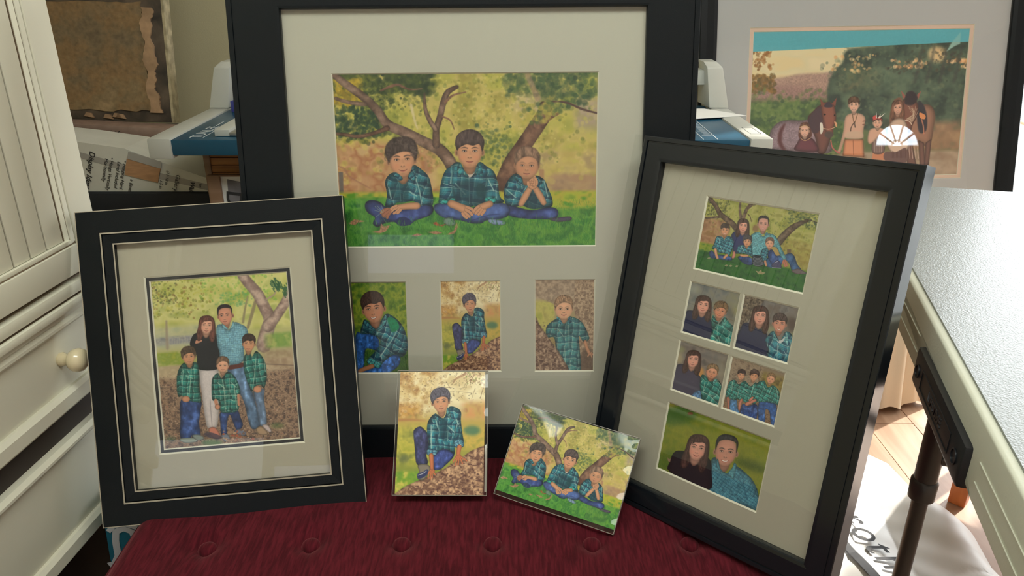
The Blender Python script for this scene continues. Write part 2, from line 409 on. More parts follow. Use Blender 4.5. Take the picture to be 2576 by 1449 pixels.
def three_boys():
    cv = Canvas(1240, 821, [(42, 52), (2108, 34), (2094, 1386), (112, 1398)], 7)
    cv.grad([(0, (104, 106, 50)), (.25, (150, 146, 70)), (.5, (160, 144, 76)), (.66, (150, 116, 72)), (1, (60, 120, 40))])
    # out-of-focus foliage and dry hills
    cv.mottle(.12, [(132, 134, 60), (164, 156, 74), (178, 160, 92), (142, 130, 62)], 0, 0, 1, .66, a=.9)
    cv.mottle(.06, [(150, 112, 74), (176, 132, 96), (150, 96, 66), (180, 146, 104)], 0, .36, .42, .70, a=.9, feather=.14)
    cv.mottle(.07, [(168, 146, 82), (180, 158, 96), (150, 128, 90)], .62, .42, 1, .70, a=.9, feather=.12)
    cv.mottle(.05, [(160, 140, 120), (170, 150, 132)], .66, .1, .82, .24, a=.6, feather=.3)
    cv.mottle(.05, [(150, 130, 120), (160, 138, 124)], .90, .10, 1, .36, a=.8, feather=.3)
    cv.mottle(.05, [(120, 90, 84), (150, 116, 96), (140, 100, 90)], .80, .56, 1, .69, a=.6, feather=.2)
    cv.dots(1100, 0, 0, 1, .55, .004, .014, [(190, 176, 88), (170, 164, 70), (150, 146, 58), (120, 126, 52), (196, 178, 110)], a=.4)
    cv.dots(700, .25, .03, .85, .48, .003, .009, [(92, 100, 42), (112, 112, 46), (78, 92, 40), (196, 186, 110)], a=.45)
    # left dark canopy
    dk = [(28, 46, 30), (44, 60, 34), (66, 78, 36), (36, 50, 38), (100, 104, 44)]
    cv.dots(900, 0, 0, .34, .10, .005, .016, dk, a=.6)
    cv.dots(520, 0, .12, .20, .36, .004, .012, dk + [(150, 140, 50)], a=.55)
    cv.dots(260, 0, .04, .10, .16, .005, .014, [(160, 134, 40), (178, 150, 48), (110, 96, 40)], a=.6)
    cv.dots(300, .0, .2, .16, .34, .004, .010, [(24, 50, 38), (34, 62, 42)], a=.7)
    cv.dots(260, .1, .08, .33, .2, .003, .010, dk + [(150, 150, 60)], a=.5)
    cv.dots(620, .66, 0, 1, .12, .004, .014, [(40, 64, 44), (60, 84, 50), (88, 104, 60), (120, 116, 70)], a=.55)
    cv.dots(420, .76, .0, .95, .20, .004, .012, [(40, 62, 44), (52, 78, 50), (88, 98, 60)], a=.6)
    cv.dots(160, .55, .30, .66, .52, .004, .010, [(60, 84, 44), (44, 74, 56), (96, 104, 50)], a=.5)
    cv.dots(150, .5, .0, .75, .35, .003, .006, [(210, 200, 140), (220, 208, 160)], a=.45, ring=True)
    cv.dots(90, .0, .0, .45, .28, .003, .006, [(190, 180, 90), (206, 190, 130)], a=.5, ring=True)
    # tree limbs
    b1, b2 = bark((96, 74, 62), (150, 122, 104), .03), bark((84, 58, 46), (128, 94, 74), .03)
    cv.line([(60, 60), (150, 130), (300, 240), (400, 340), (470, 440), (600, 500), (760, 580), (880, 640), (960, 740), (990, 830)], [46, 60, 62, 66, 74, 80, 84, 92, 96, 90], soft=1.5, tex=b1, rd=24, rdk=.6)
    cv.line([(70, 240), (180, 272), (300, 285)], [26, 30, 34], soft=1.5, tex=b1, rd=10, rdk=.7)
    cv.line([(470, 470), (420, 490), (330, 520), (240, 535), (150, 522), (60, 512)], [44, 34, 30, 30, 26, 24], soft=1.5, tex=b2, rd=10)
    cv.line([(850, 600), (850, 480), (880, 380), (905, 270), (940, 190), (1010, 150)], [60, 50, 48, 48, 44, 30], soft=1.5, tex=b1, rd=14)
    cv.line([(846, 480), (800, 410), (765, 320), (758, 200)], [40, 36, 28, 14], soft=1.5, tex=b1, rd=10)
    cv.line([(920, 270), (980, 215), (1080, 190)], [22, 16, 8], soft=1.5, tex=b2)
    cv.line([(900, 380), (960, 410), (990, 480)], [14, 12, 6], soft=1, tex=b2)
    cv.line([(420, 180), (500, 145), (560, 135), (640, 170), (740, 165)], [16, 22, 20, 14, 8], soft=1.5, tex=b2)
    cv.line([(655, 290), (680, 400), (705, 480)], [22, 18, 8], (196, 180, 150), soft=4, a=.7)
    cv.line([(1380, 900), (1440, 740), (1540, 590), (1640, 440), (1700, 340), (1680, 290)], [150, 130, 120, 120, 110, 60], soft=2, tex=b2, rd=34, rdk=.62)
    cv.line([(1640, 440), (1740, 380), (1800, 355)], [70, 40, 20], soft=2, tex=b2)
    cv.line([(1640, 240), (1600, 150), (1560, 60)], [50, 40, 46], soft=3, a=.6, tex=bark((126, 98, 84), (150, 124, 104), .03))
    cv.line([(1740, 262), (1860, 270), (1980, 320), (2110, 355)], [12, 15, 16, 14], (76, 54, 50), soft=1)
    cv.dots(150, .72, .18, .86, .27, .006, .013, [(150, 140, 60), (170, 156, 70), (60, 84, 48)], a=.6)
    cv.line([(70, 760), (140, 790), (180, 850), (340, 940)], [10, 18, 12, 8], (140, 96, 76), soft=4, a=.7)
    cv.poly([(90, 810), (125, 812), (128, 975), (100, 985)], (96, 86, 78), soft=2, smooth=False)
    cv.poly([(1650, 790), (1690, 790), (1690, 880), (1650, 880)], (150, 110, 80), soft=3, smooth=False, a=.8)
    cv.line([(760, 700), (775, 800), (760, 900)], [10, 26, 20], (150, 118, 92), soft=6, a=.5)
    # lawn
    cv.mottle(.05, [(104, 132, 44), (150, 158, 50), (160, 150, 52), (80, 130, 40)], 0, .665, 1, .80, feather=.15)
    cv.mottle(.04, GREEN[:4], 0, .70, .62, 1.0, a=.95, feather=.04)
    cv.mottle(.04, [(66, 118, 46), (44, 100, 44), (92, 140, 50), (56, 120, 46)], .5, .76, 1, 1.0, a=.9, feather=.12)
    cv.blades(7000, 0, .73, 1, 1.04, .02, [(30, 92, 40), (70, 138, 54), (96, 156, 70), (36, 108, 50), (120, 160, 90)], a=.5, lean=.5)
    # boy at the left
    jn = denim((50, 64, 112)); jn2 = denim((66, 86, 134))
    cv.poly([(295, 1085), (305, 1045), (350, 1030), (410, 1045), (470, 1090), (600, 1100), (720, 1060), (800, 1060), (830, 1100), (800, 1150), (690, 1190), (640, 1225), (560, 1225), (520, 1200), (440, 1215), (395, 1240), (355, 1215), (372, 1165), (318, 1130)], tex=jn, soft=1, rd=20, rdk=.45)
    cv.poly([(540, 1180), (600, 1160), (655, 1195), (640, 1225), (560, 1230)], (34, 44, 84), soft=1.5)
    cv.line([(420, 1170), (520, 1195), (640, 1180)], 6, (26, 34, 74), soft=1.5, a=.7)
    shirt(cv, [(520, 815), (468, 850), (452, 900), (468, 990), (455, 1050), (458, 1088), (510, 1085), (540, 1052), (600, 1046), (680, 1040), (705, 1085), (760, 1070), (815, 1075), (828, 1030), (815, 940), (792, 850), (740, 795), (670, 758), (610, 850)], 74, 12,
          seams=[([(520, 840), (560, 900), (575, 1040)], 5), ([(640, 960), (700, 1000)], 9), ([(480, 930), (500, 1020)], 10), ([(690, 860), (720, 960), (735, 1060)], 9), ([(660, 820), (700, 850)], 7)])
    cv.poly([(500, 880), (560, 870), (630, 880), (620, 1040), (540, 1046), (510, 990)], (20, 58, 66), soft=8, a=.55)
    head(cv, 582, 716, 268, -4, hair=(64, 54, 50), style='curly', turn=.15, smile=.8)
    cv.poly([(508, 822), (545, 818), (590, 862), (560, 880), (520, 850)], tex=plaid(40, 30, **TEAL), soft=1, rd=8)
    cv.poly([(668, 760), (690, 800), (684, 880), (630, 855), (655, 800)], tex=plaid(40, -30, **TEAL), soft=1, rd=8)
    cv.line([(700, 1075), (620, 1078), (540, 1090)], [56, 50, 42], SKIN, soft=1, rd=12, rdk=.7)
    hand(cv, [[(545, 1090), (510, 1110), (492, 1128)], [(560, 1100), (540, 1120), (520, 1134)], [(575, 1105), (560, 1122), (548, 1132)], [(540, 1075), (510, 1088), (496, 1104)]], w=17)
    hand(cv, [[(480, 1100), (440, 1108), (420, 1130)], [(490, 1115), (460, 1130), (440, 1150)], [(490, 1130), (475, 1150), (468, 1168)], [(470, 1098), (450, 1112), (430, 1126)]], skin=(150, 98, 76), w=18, palm=[(425, 1110), (480, 1090), (495, 1130), (470, 1168), (430, 1160)])
    for p in [[(430, 1120), (390, 1075)], [(430, 1125), (370, 1110)], [(430, 1125), (380, 1160)], [(440, 1115), (420, 1066)], [(425, 1120), (395, 1100), (372, 1080)]]: cv.line(p, 4, (130, 150, 130), a=.7)
    # boy at the right
    cv.poly([(1400, 1060), (1480, 1085), (1600, 1110), (1720, 1085), (1790, 1100), (1800, 1150), (1760, 1180), (1640, 1180), (1540, 1175), (1440, 1160), (1392, 1120)], tex=jn, soft=1, rd=20, rdk=.5)
    cv.poly([(1720, 1175), (1790, 1168), (1895, 1160), (1895, 1190), (1790, 1200)], (70, 62, 84), soft=1.5, rd=6)
    shirt(cv, [(1480, 822), (1420, 860), (1382, 930), (1378, 1010), (1400, 1070), (1470, 1082), (1520, 1075), (1600, 1100), (1690, 1090), (1752, 1080), (1755, 1020), (1722, 940), (1690, 870), (1620, 838), (1560, 900)], 64, 14,
          seams=[([(1500, 850), (1520, 940)], 7), ([(1400, 950), (1470, 1010)], 9), ([(1690, 880), (1718, 1000)], 9)])
    cv.poly([(1560, 930), (1640, 930), (1700, 1040), (1690, 1085), (1600, 1095), (1540, 1060)], (22, 48, 58), soft=8, a=.7)
    head(cv, 1556, 752, 232, 2, hair=(112, 88, 72), style='fine', young=1, smile=.3, skin=(172, 124, 94), grin=.9)
    cv.poly([(1468, 830), (1515, 850), (1525, 912), (1495, 912), (1470, 870)], tex=plaid(36, 30, **TEAL), soft=1, rd=8)
    cv.poly([(1640, 850), (1680, 900), (1640, 905), (1615, 870)], tex=plaid(36, -30, **TEAL), soft=1, rd=8)
    cv.line([(1510, 1062), (1545, 1000), (1585, 930)], [44, 54, 40], SKIN, soft=1, rd=12, rdk=.7)
    cv.line([(1688, 1052), (1655, 990), (1610, 920)], [44, 52, 42], SKIN, soft=1, rd=12, rdk=.7)
    hand(cv, [[(1580, 925), (1575, 895), (1595, 870)], [(1595, 920), (1600, 885), (1612, 855)], [(1610, 915), (1618, 885), (1616, 850)], [(1600, 935), (1570, 915), (1566, 890)], [(1632, 905), (1632, 880), (1622, 862)]], w=19, palm=[(1565, 890), (1600, 870), (1635, 890), (1632, 935), (1595, 950), (1566, 930)])
    for y in (880, 898, 916): cv.line([(1572, y + 6), (1592, y), (1612, y + 4)], 3, (120, 78, 60), a=.7)
    # boy in the middle
    cv.poly([(830, 1090), (850, 1060), (920, 1050), (1000, 1060), (1100, 1100), (1200, 1060), (1330, 1050), (1400, 1065), (1428, 1110), (1400, 1160), (1330, 1180), (1240, 1190), (1200, 1212), (1120, 1212), (1040, 1190), (930, 1175), (860, 1140)], tex=jn2, soft=1, rd=24, rdk=.45)
    cv.line([(930, 1150), (1050, 1185), (1130, 1190)], 8, (36, 46, 92), soft=2, a=.7); cv.line([(1130, 1190), (1250, 1150), (1340, 1140)], 8, (36, 46, 92), soft=2, a=.6)
    cv.poly([(905, 1185), (950, 1165), (995, 1190), (995, 1225), (950, 1232), (910, 1215)], (96, 120, 108), soft=2, rd=8)
    cv.poly([(1255, 1180), (1310, 1180), (1390, 1200), (1370, 1225), (1300, 1222), (1262, 1205)], (112, 130, 158), soft=2, rd=6)
    shirt(cv, [(1030, 735), (960, 765), (915, 810), (890, 880), (876, 960), (872, 1030), (880, 1050), (940, 1060), (990, 1035), (1000, 1060), (1100, 1085), (1230, 1060), (1300, 1060), (1380, 1045), (1345, 1000), (1330, 900), (1300, 810), (1240, 765), (1180, 735), (1110, 850)], 92, 6,
          seams=[([(1105, 860), (1108, 1060)], 5), ([(1000, 900), (1075, 985)], 11), ([(980, 800), (960, 900)], 10), ([(1250, 860), (1300, 960)], 10), ([(905, 900), (990, 925)], 6), ([(1240, 920), (1335, 905)], 6)])
    cv.poly([(1000, 930), (1060, 870), (1180, 880), (1240, 930), (1230, 1030), (1110, 1060), (1010, 1030)], (22, 52, 62), soft=14, a=.6)
    cv.line([(985, 760), (975, 900), (1000, 1020)], 14, (16, 50, 60), soft=5, a=.6); cv.line([(1235, 780), (1245, 900), (1225, 1020)], 14, (16, 50, 60), soft=5, a=.6)
    cv.poly([(1165, 915), (1225, 910), (1230, 990), (1200, 1010), (1165, 990)], (18, 60, 64), soft=2, a=.6)
    head(cv, 1110, 650, 262, 0, hair=(66, 54, 52), style='short', smile=.5)
    cv.poly([(1066, 805), (1110, 856), (1164, 800), (1150, 815), (1110, 832), (1076, 815)], (178, 164, 150), soft=1.5)
    cv.poly([(1035, 735), (1070, 800), (1105, 850), (1050, 830), (1020, 850), (1014, 780)], tex=plaid(46, 25, base=(40, 110, 116), dark=(20, 54, 72), light=(150, 178, 160), mid=(50, 132, 140)), soft=1, rd=10)
    cv.poly([(1180, 735), (1210, 790), (1212, 850), (1170, 830), (1125, 850), (1172, 790)], tex=plaid(46, -25, base=(40, 110, 116), dark=(20, 54, 72), light=(150, 178, 160), mid=(50, 132, 140)), soft=1, rd=10)
    cv.poly([(875, 1030), (930, 1020), (1000, 1010), (985, 1050), (930, 1064), (872, 1052)], tex=plaid(44, 40, base=(36, 128, 124), dark=(20, 66, 76), light=(120, 170, 150), mid=(50, 150, 140)), soft=1, rd=8)
    cv.poly([(1225, 1010), (1300, 1005), (1320, 1030), (1290, 1058), (1240, 1050)], tex=plaid(44, -40, base=(36, 128, 124), dark=(20, 66, 76), light=(120, 170, 150), mid=(50, 150, 140)), soft=1, rd=8)
    cv.line([(965, 1058), (1020, 1080), (1075, 1105)], [60, 60, 70], SKIN, soft=1, rd=14, rdk=.7)
    cv.line([(1270, 1060), (1230, 1075), (1190, 1095)], [52, 56, 62], SKIN, soft=1, rd=14, rdk=.7)
    hand(cv, [[(1085, 1085), (1125, 1100), (1142, 1125)], [(1080, 1105), (1112, 1125), (1128, 1145)], [(1068, 1125), (1092, 1145), (1108, 1160)], [(1055, 1135), (1072, 1158), (1088, 1168)]], w=20)
    hand(cv, [[(1180, 1080), (1155, 1100), (1145, 1120)], [(1195, 1095), (1170, 1118), (1158, 1135)], [(1210, 1105), (1190, 1130), (1180, 1142)], [(1228, 1110), (1212, 1132), (1204, 1142)]], w=20)
    # leaves and front blades
    for P in ([(162, 1215), (210, 1180), (300, 1195), (250, 1205), (215, 1225)], [(345, 1280), (410, 1265), (420, 1210), (440, 1235), (495, 1225), (455, 1275), (410, 1290)], [(655, 1310), (700, 1290), (742, 1300), (700, 1315)], [(780, 1280), (850, 1272), (900, 1285), (850, 1300)], [(930, 1300), (985, 1270), (1010, 1205), (1020, 1240), (995, 1290), (960, 1300)], [(820, 1210), (850, 1200), (880, 1225), (930, 1215), (900, 1235), (850, 1230)]):
        cv.poly(P, (150, 112, 84) if P[0][0] != 820 else (140, 74, 48), soft=1, var=.3, smooth=False)
    for i in range(170):
        x = cv.rng.uniform(150, 2090); y = cv.rng.uniform(1195, 1260)
        cv.line([(x, y), (x + cv.rng.normal(0, 14), y - cv.rng.uniform(25, 60))], [5, 2], [(44, 110, 50), (80, 140, 66), (30, 88, 44)][i % 3], a=.7, smooth=False)
    return cv


def boy_rock():
    cv = Canvas(620, 890, [(185, 130), (1000, 152), (975, 1308), (122, 1302)], 11)
    cv.grad([(0, (200, 176, 132)), (.3, (196, 180, 140)), (.42, (170, 146, 76)), (.7, (140, 138, 62)), (1, (96, 120, 50))])
    cv.mottle(.16, [(150, 106, 52), (200, 176, 120), (214, 200, 160)], 0, 0, .5, .32, a=.75, feather=.3)
    cv.mottle(.16, [(196, 176, 130), (220, 208, 170), (206, 190, 150)], .4, 0, 1, .3, a=.9, feather=.2)
    cv.mottle(.12, [(186, 140, 60), (176, 126, 66), (150, 120, 60)], 0, .24, .3, .42, a=.8, feather=.3)
    cv.mottle(.12, [(190, 130, 80), (178, 140, 76), (160, 110, 66)], .7, .22, 1, .42, a=.8, feather=.3)
    cv.mottle(.10, [(150, 150, 56), (178, 168, 70), (120, 124, 56)], 0, .42, .5, .8, a=.85, feather=.2)
    cv.mottle(.10, [(170, 150, 76), (190, 160, 76), (150, 140, 66)], .7, .44, 1, .66, a=.85, feather=.2)
    cv.ell(870, 700, 80, 45, (58, 104, 84), soft=14, a=.8); cv.ell(215, 960, 60, 35, (88, 96, 66), soft=14, a=.7)
    cv.mottle(.08, [(190, 176, 84), (120, 150, 50), (92, 136, 50)], 0, .80, .4, 1, a=.9, feather=.15)
    cv.dots(420, 0, 0, .5, .34, .006, .026, [(226, 212, 176), (232, 220, 190), (190, 150, 84), (130, 84, 44), (110, 76, 44)], a=.5, ring=True)
    cv.dots(260, .0, 0, .45, .3, .004, .012, [(120, 78, 40), (96, 70, 44), (150, 104, 50)], a=.6, clump=.4)
    cv.dots(220, .4, 0, 1, .28, .003, .010, [(110, 96, 74), (90, 80, 64), (140, 116, 90)], a=.6, clump=.45)
    cv.dots(160, .75, 0, 1, .1, .006, .014, [(120, 90, 60), (110, 116, 56), (150, 110, 90)], a=.6)
    cv.line([(690, 250), (720, 210), (800, 170)], [10, 18, 26], (150, 110, 80), soft=3, a=.7)
    for k in range(26):
        x = cv.rng.uniform(430, 990); y = cv.rng.uniform(150, 380)
        cv.line([(x, y), (x + cv.rng.normal(0, 22), y + cv.rng.normal(0, 22)), (x + cv.rng.normal(0, 34), y + cv.rng.normal(0, 34))], 3.5, (110, 88, 64), soft=.8, a=.6)
    cv.line([(950, 400), (970, 330), (985, 290)], 4, (90, 60, 40), soft=1, a=.8)
    cv.line([(150, 590), (300, 590), (430, 600)], [26, 20, 10], (150, 92, 60), soft=8, a=.6)
    # trunk he sits on
    cv.poly([(110, 1300), (220, 1225), (330, 1175), (450, 1130), (600, 1060), (760, 960), (860, 890), (990, 840), (1000, 1320), (100, 1325)], tex=bark((104, 74, 60), (186, 150, 116), .035), soft=2, smooth=False, rd=16, rdk=.8)
    for i in range(260):
        x = cv.rng.uniform(150, 980); y = cv.rng.uniform(0, 1) ** .8 * 420 + 890
        if y < 1300 - (x - 130) * .52: continue
        cv.line([(x, y), (x + cv.rng.normal(6, 14), y + cv.rng.normal(0, 8))], cv.rng.uniform(5, 15), (82, 54, 50), soft=1.2, a=.75)
    # far leg and knee
    cv.poly([(308, 720), (320, 680), (370, 655), (410, 680), (450, 740), (450, 880), (430, 920), (442, 1010), (340, 1015), (322, 880)], tex=denim((56, 60, 96)), soft=1, rd=18, rdk=.5)
    cv.poly([(350, 1020), (440, 1015), (470, 1060), (440, 1120), (400, 1165), (345, 1150), (360, 1080)], (112, 104, 92), soft=1, rd=8, rdk=.5)
    cv.poly([(345, 1105), (400, 1085), (440, 1060), (444, 1100), (400, 1140), (350, 1148)], (48, 54, 88), soft=1); cv.line([(350, 1118), (400, 1100), (430, 1078)], 6, (180, 180, 180), soft=1)
    cv.poly([(480, 960), (540, 890), (620, 872), (690, 905), (690, 950), (620, 1020), (560, 1065), (500, 1060)], tex=denim((56, 70, 126)), soft=1, rd=20, rdk=.45)
    shirt(cv, [(520, 535), (460, 590), (440, 650), (440, 740), (455, 800), (437, 910), (460, 930), (520, 925), (560, 880), (640, 876), (700, 925), (712, 840), (780, 855), (792, 810), (778, 720), (765, 600), (768, 530), (730, 485), (650, 475), (600, 580)], 66, 4,
          seams=[([(520, 540), (535, 640), (560, 700)], 12), ([(635, 650), (705, 715)], 12), ([(480, 650), (482, 860)], 14), ([(720, 590), (742, 640)], 14), ([(640, 700), (636, 790)], 10), ([(700, 740), (740, 610)], 8)])
    cv.poly([(560, 600), (610, 590), (640, 640), (640, 780), (600, 800), (550, 700)], (16, 48, 60), soft=9, a=.6); cv.line([(525, 740), (545, 860)], 26, (14, 36, 50), soft=6, a=.6); cv.line([(690, 820), (710, 720), (712, 640)], 12, (14, 40, 54), soft=4, a=.6)
    head(cv, 572, 425, 205, -5, hair=(76, 72, 82), style='curly', turn=.1, smile=.8)
    cv.poly([(522, 530), (545, 570), (572, 600), (540, 605), (515, 570)], tex=plaid(34, 20, **TEAL), soft=1, rd=6)
    cv.poly([(640, 478), (665, 530), (672, 600), (640, 560), (625, 520)], tex=plaid(34, -20, base=(70, 120, 120), dark=(30, 64, 80), light=(170, 190, 170), mid=(80, 140, 140)), soft=1, rd=6)
    cv.poly([(437, 880), (470, 870), (535, 885), (515, 928), (440, 925)], tex=plaid(30, 0, base=(70, 120, 140), dark=(30, 66, 96), light=(180, 190, 176), mid=(80, 140, 150)), soft=1, rd=6)
    cv.poly([(700, 800), (760, 780), (792, 815), (780, 855), (715, 860)], tex=plaid(30, -30, base=(70, 120, 140), dark=(30, 66, 96), light=(180, 190, 176), mid=(80, 140, 150)), soft=1, rd=6)
    sk = (176, 104, 70)
    cv.line([(478, 930), (482, 1000), (484, 1060)], [44, 38, 34], sk, soft=1, rd=8, rdk=.7)
    hand(cv, [[(475, 1070), (452, 1100), (448, 1150)], [(485, 1075), (470, 1115), (470, 1155)], [(500, 1070), (495, 1090), (515, 1110)], [(490, 1080), (485, 1110), (488, 1140)]], skin=sk, w=12, palm=[(465, 1065), (500, 1060), (515, 1085), (490, 1110), (460, 1110)])
    cv.line([(750, 850), (740, 900), (738, 945)], [44, 40, 40], sk, soft=1, rd=8, rdk=.7)
    hand(cv, [[(715, 960), (695, 980), (688, 995)], [(728, 965), (716, 1000), (712, 1030)], [(742, 965), (738, 1000), (736, 1022)], [(755, 960), (768, 985), (778, 1010)], [(765, 952), (795, 968), (818, 985)]], skin=sk, w=12, palm=[(705, 945), (745, 925), (775, 945), (765, 975), (720, 980)])
    return cv


def boy_grass():
    cv = Canvas(520, 780, [(2, 52), (378, 50), (400, 622), (32, 624)], 12)
    cv.grad([(0, (74, 104, 30)), (.4, (96, 122, 34)), (1, (24, 60, 30))])
    cv.mottle(.12, [(50, 84, 26), (96, 122, 36), (140, 148, 44), (64, 96, 28)], a=.85)
    cv.mottle(.1, [(26, 58, 28), (40, 84, 34)], 0, .7, 1, 1, a=.8, feather=.2)
    cv.blades(5200, 0, 0, 1, 1.02, .05, [(140, 156, 44), (60, 92, 30), (170, 170, 60), (40, 70, 28), (96, 128, 40)], a=.5, lean=.7)
    jn = denim((40, 84, 146), .6)
    cv.poly([(60, 385), (100, 374), (160, 380), (200, 400), (212, 440), (190, 480), (150, 470), (120, 480), (110, 590), (60, 610)], tex=jn, soft=1, rd=10, rdk=.5)
    cv.poly([(110, 600), (190, 570), (250, 520), (330, 510), (345, 540), (330, 580), (290, 612), (240, 630), (100, 630)], tex=jn, soft=1, rd=10, rdk=.5)
    shirt(cv, [(120, 285), (102, 320), (92, 372), (150, 378), (205, 402), (214, 440), (180, 490), (130, 545), (150, 575), (205, 592), (240, 552), (300, 510), (360, 520), (390, 470), (385, 400), (360, 330), (310, 275), (250, 252), (190, 330)], 44, 24, k=1.2,
          seams=[([(245, 270), (215, 340), (196, 380)], 7), ([(322, 352), (300, 400), (262, 455), (215, 520)], 8), ([(130, 540), (160, 572)], 4), ([(300, 480), (380, 470)], 4)])
    cv.poly([(262, 275), (310, 282), (334, 320), (330, 350), (290, 366), (275, 330)], (28, 124, 84), soft=1.5, var=.2)
    head(cv, 172, 220, 176, -8, hair=(56, 40, 34), style='short', turn=-.35, teeth=True, smile=1, skin=(180, 124, 94))
    cv.poly([(116, 290), (150, 320), (186, 352), (150, 356), (116, 320)], tex=plaid(24, 30, **TEAL), soft=.8, rd=4)
    cv.poly([(246, 250), (258, 290), (216, 360), (196, 350), (232, 300)], tex=plaid(24, -30, base=(60, 124, 130), dark=(30, 64, 80), light=(170, 190, 170), mid=(80, 140, 140)), soft=.8, rd=4)
    cv.poly([(132, 545), (155, 530), (222, 565), (205, 592), (150, 578)], tex=plaid(22, 30, base=(50, 130, 130), dark=(24, 70, 80), light=(160, 180, 160), mid=(60, 140, 140)), soft=.8, rd=4)
    cv.line([(165, 580), (120, 596), (84, 612)], [30, 28, 26], (160, 108, 74), soft=.8, rd=6, rdk=.7)
    return cv


def boy_tree():
    cv = Canvas(520, 780, [(1183, 36), (1565, 31), (1558, 609), (1187, 611)], 13)
    cv.grad([(0, (150, 132, 110)), (.3, (150, 134, 104)), (.6, (150, 132, 84)), (1, (120, 98, 78))])
    cv.mottle(.16, [(130, 112, 94), (168, 148, 124), (150, 128, 104)], 0, 0, 1, .35, a=.8, feather=.1)
    cv.mottle(.12, [(150, 150, 70), (176, 168, 90), (150, 140, 76)], 0, .2, .36, .58, a=.95, feather=.12)
    cv.poly([(1183, 36), (1440, 33), (1450, 120), (1330, 200), (1250, 165), (1183, 140)], tex=bark((122, 104, 88), (164, 142, 118), .05), soft=3, smooth=False, a=.9)
    cv.poly([(1440, 30), (1568, 28), (1568, 612), (1420, 612), (1470, 400), (1430, 200)], tex=bark((120, 98, 80), (172, 148, 120), .03), soft=3, smooth=False)
    cv.dots(120, .72, 0, 1, .5, .004, .012, [(90, 64, 48), (110, 84, 64)], a=.7)
    cv.poly([(1500, 470), (1562, 500), (1562, 612), (1460, 612)], (84, 66, 54), soft=8, a=.7)
    cv.poly([(1290, 300), (1345, 270), (1380, 262), (1440, 275), (1490, 310), (1530, 395), (1520, 420), (1495, 432), (1465, 395), (1478, 560), (1465, 612), (1375, 612), (1350, 540), (1320, 470), (1306, 400), (1262, 400), (1256, 340)], tex=plaid(46, 2, base=(52, 104, 104), dark=(34, 62, 74), light=(150, 170, 156), mid=(70, 130, 130), k=1.1), soft=1, rd=12, rdk=.55)
    for p in ([(1335, 350), (1368, 395)], [(1400, 320), (1405, 600)], [(1375, 470), (1380, 560)]): cv.line(p, 4, (160, 176, 160), a=.6)
    cv.line([(1505, 428), (1518, 470), (1535, 505)], [24, 22, 22], SKIN, soft=.8, rd=5, rdk=.7)
    hand(cv, [[(1535, 500), (1522, 520)], [(1540, 500), (1548, 525)], [(1545, 495), (1558, 512)]], w=7)
    head(cv, 1368, 215, 138, 0, hair=(132, 104, 80), style='fine', young=1, smile=.9, skin=(196, 150, 118), sh=.9)
    cv.poly([(1322, 268), (1345, 285), (1362, 318), (1335, 308)], tex=plaid(20, 20, **TEAL), soft=.8); cv.poly([(1410, 272), (1420, 300), (1398, 318), (1392, 296)], tex=plaid(20, -20, **TEAL), soft=.8)
    cv.poly([(1183, 285), (1215, 320), (1270, 400), (1330, 480), (1370, 545), (1390, 612), (1183, 614)], tex=bark((84, 62, 52), (164, 138, 114), .035), soft=1.5, rd=10, rdk=.7)
    cv.dots(160, .0, .45, .4, 1, .004, .016, [(84, 60, 52), (110, 86, 70)], a=.6)
    return cv


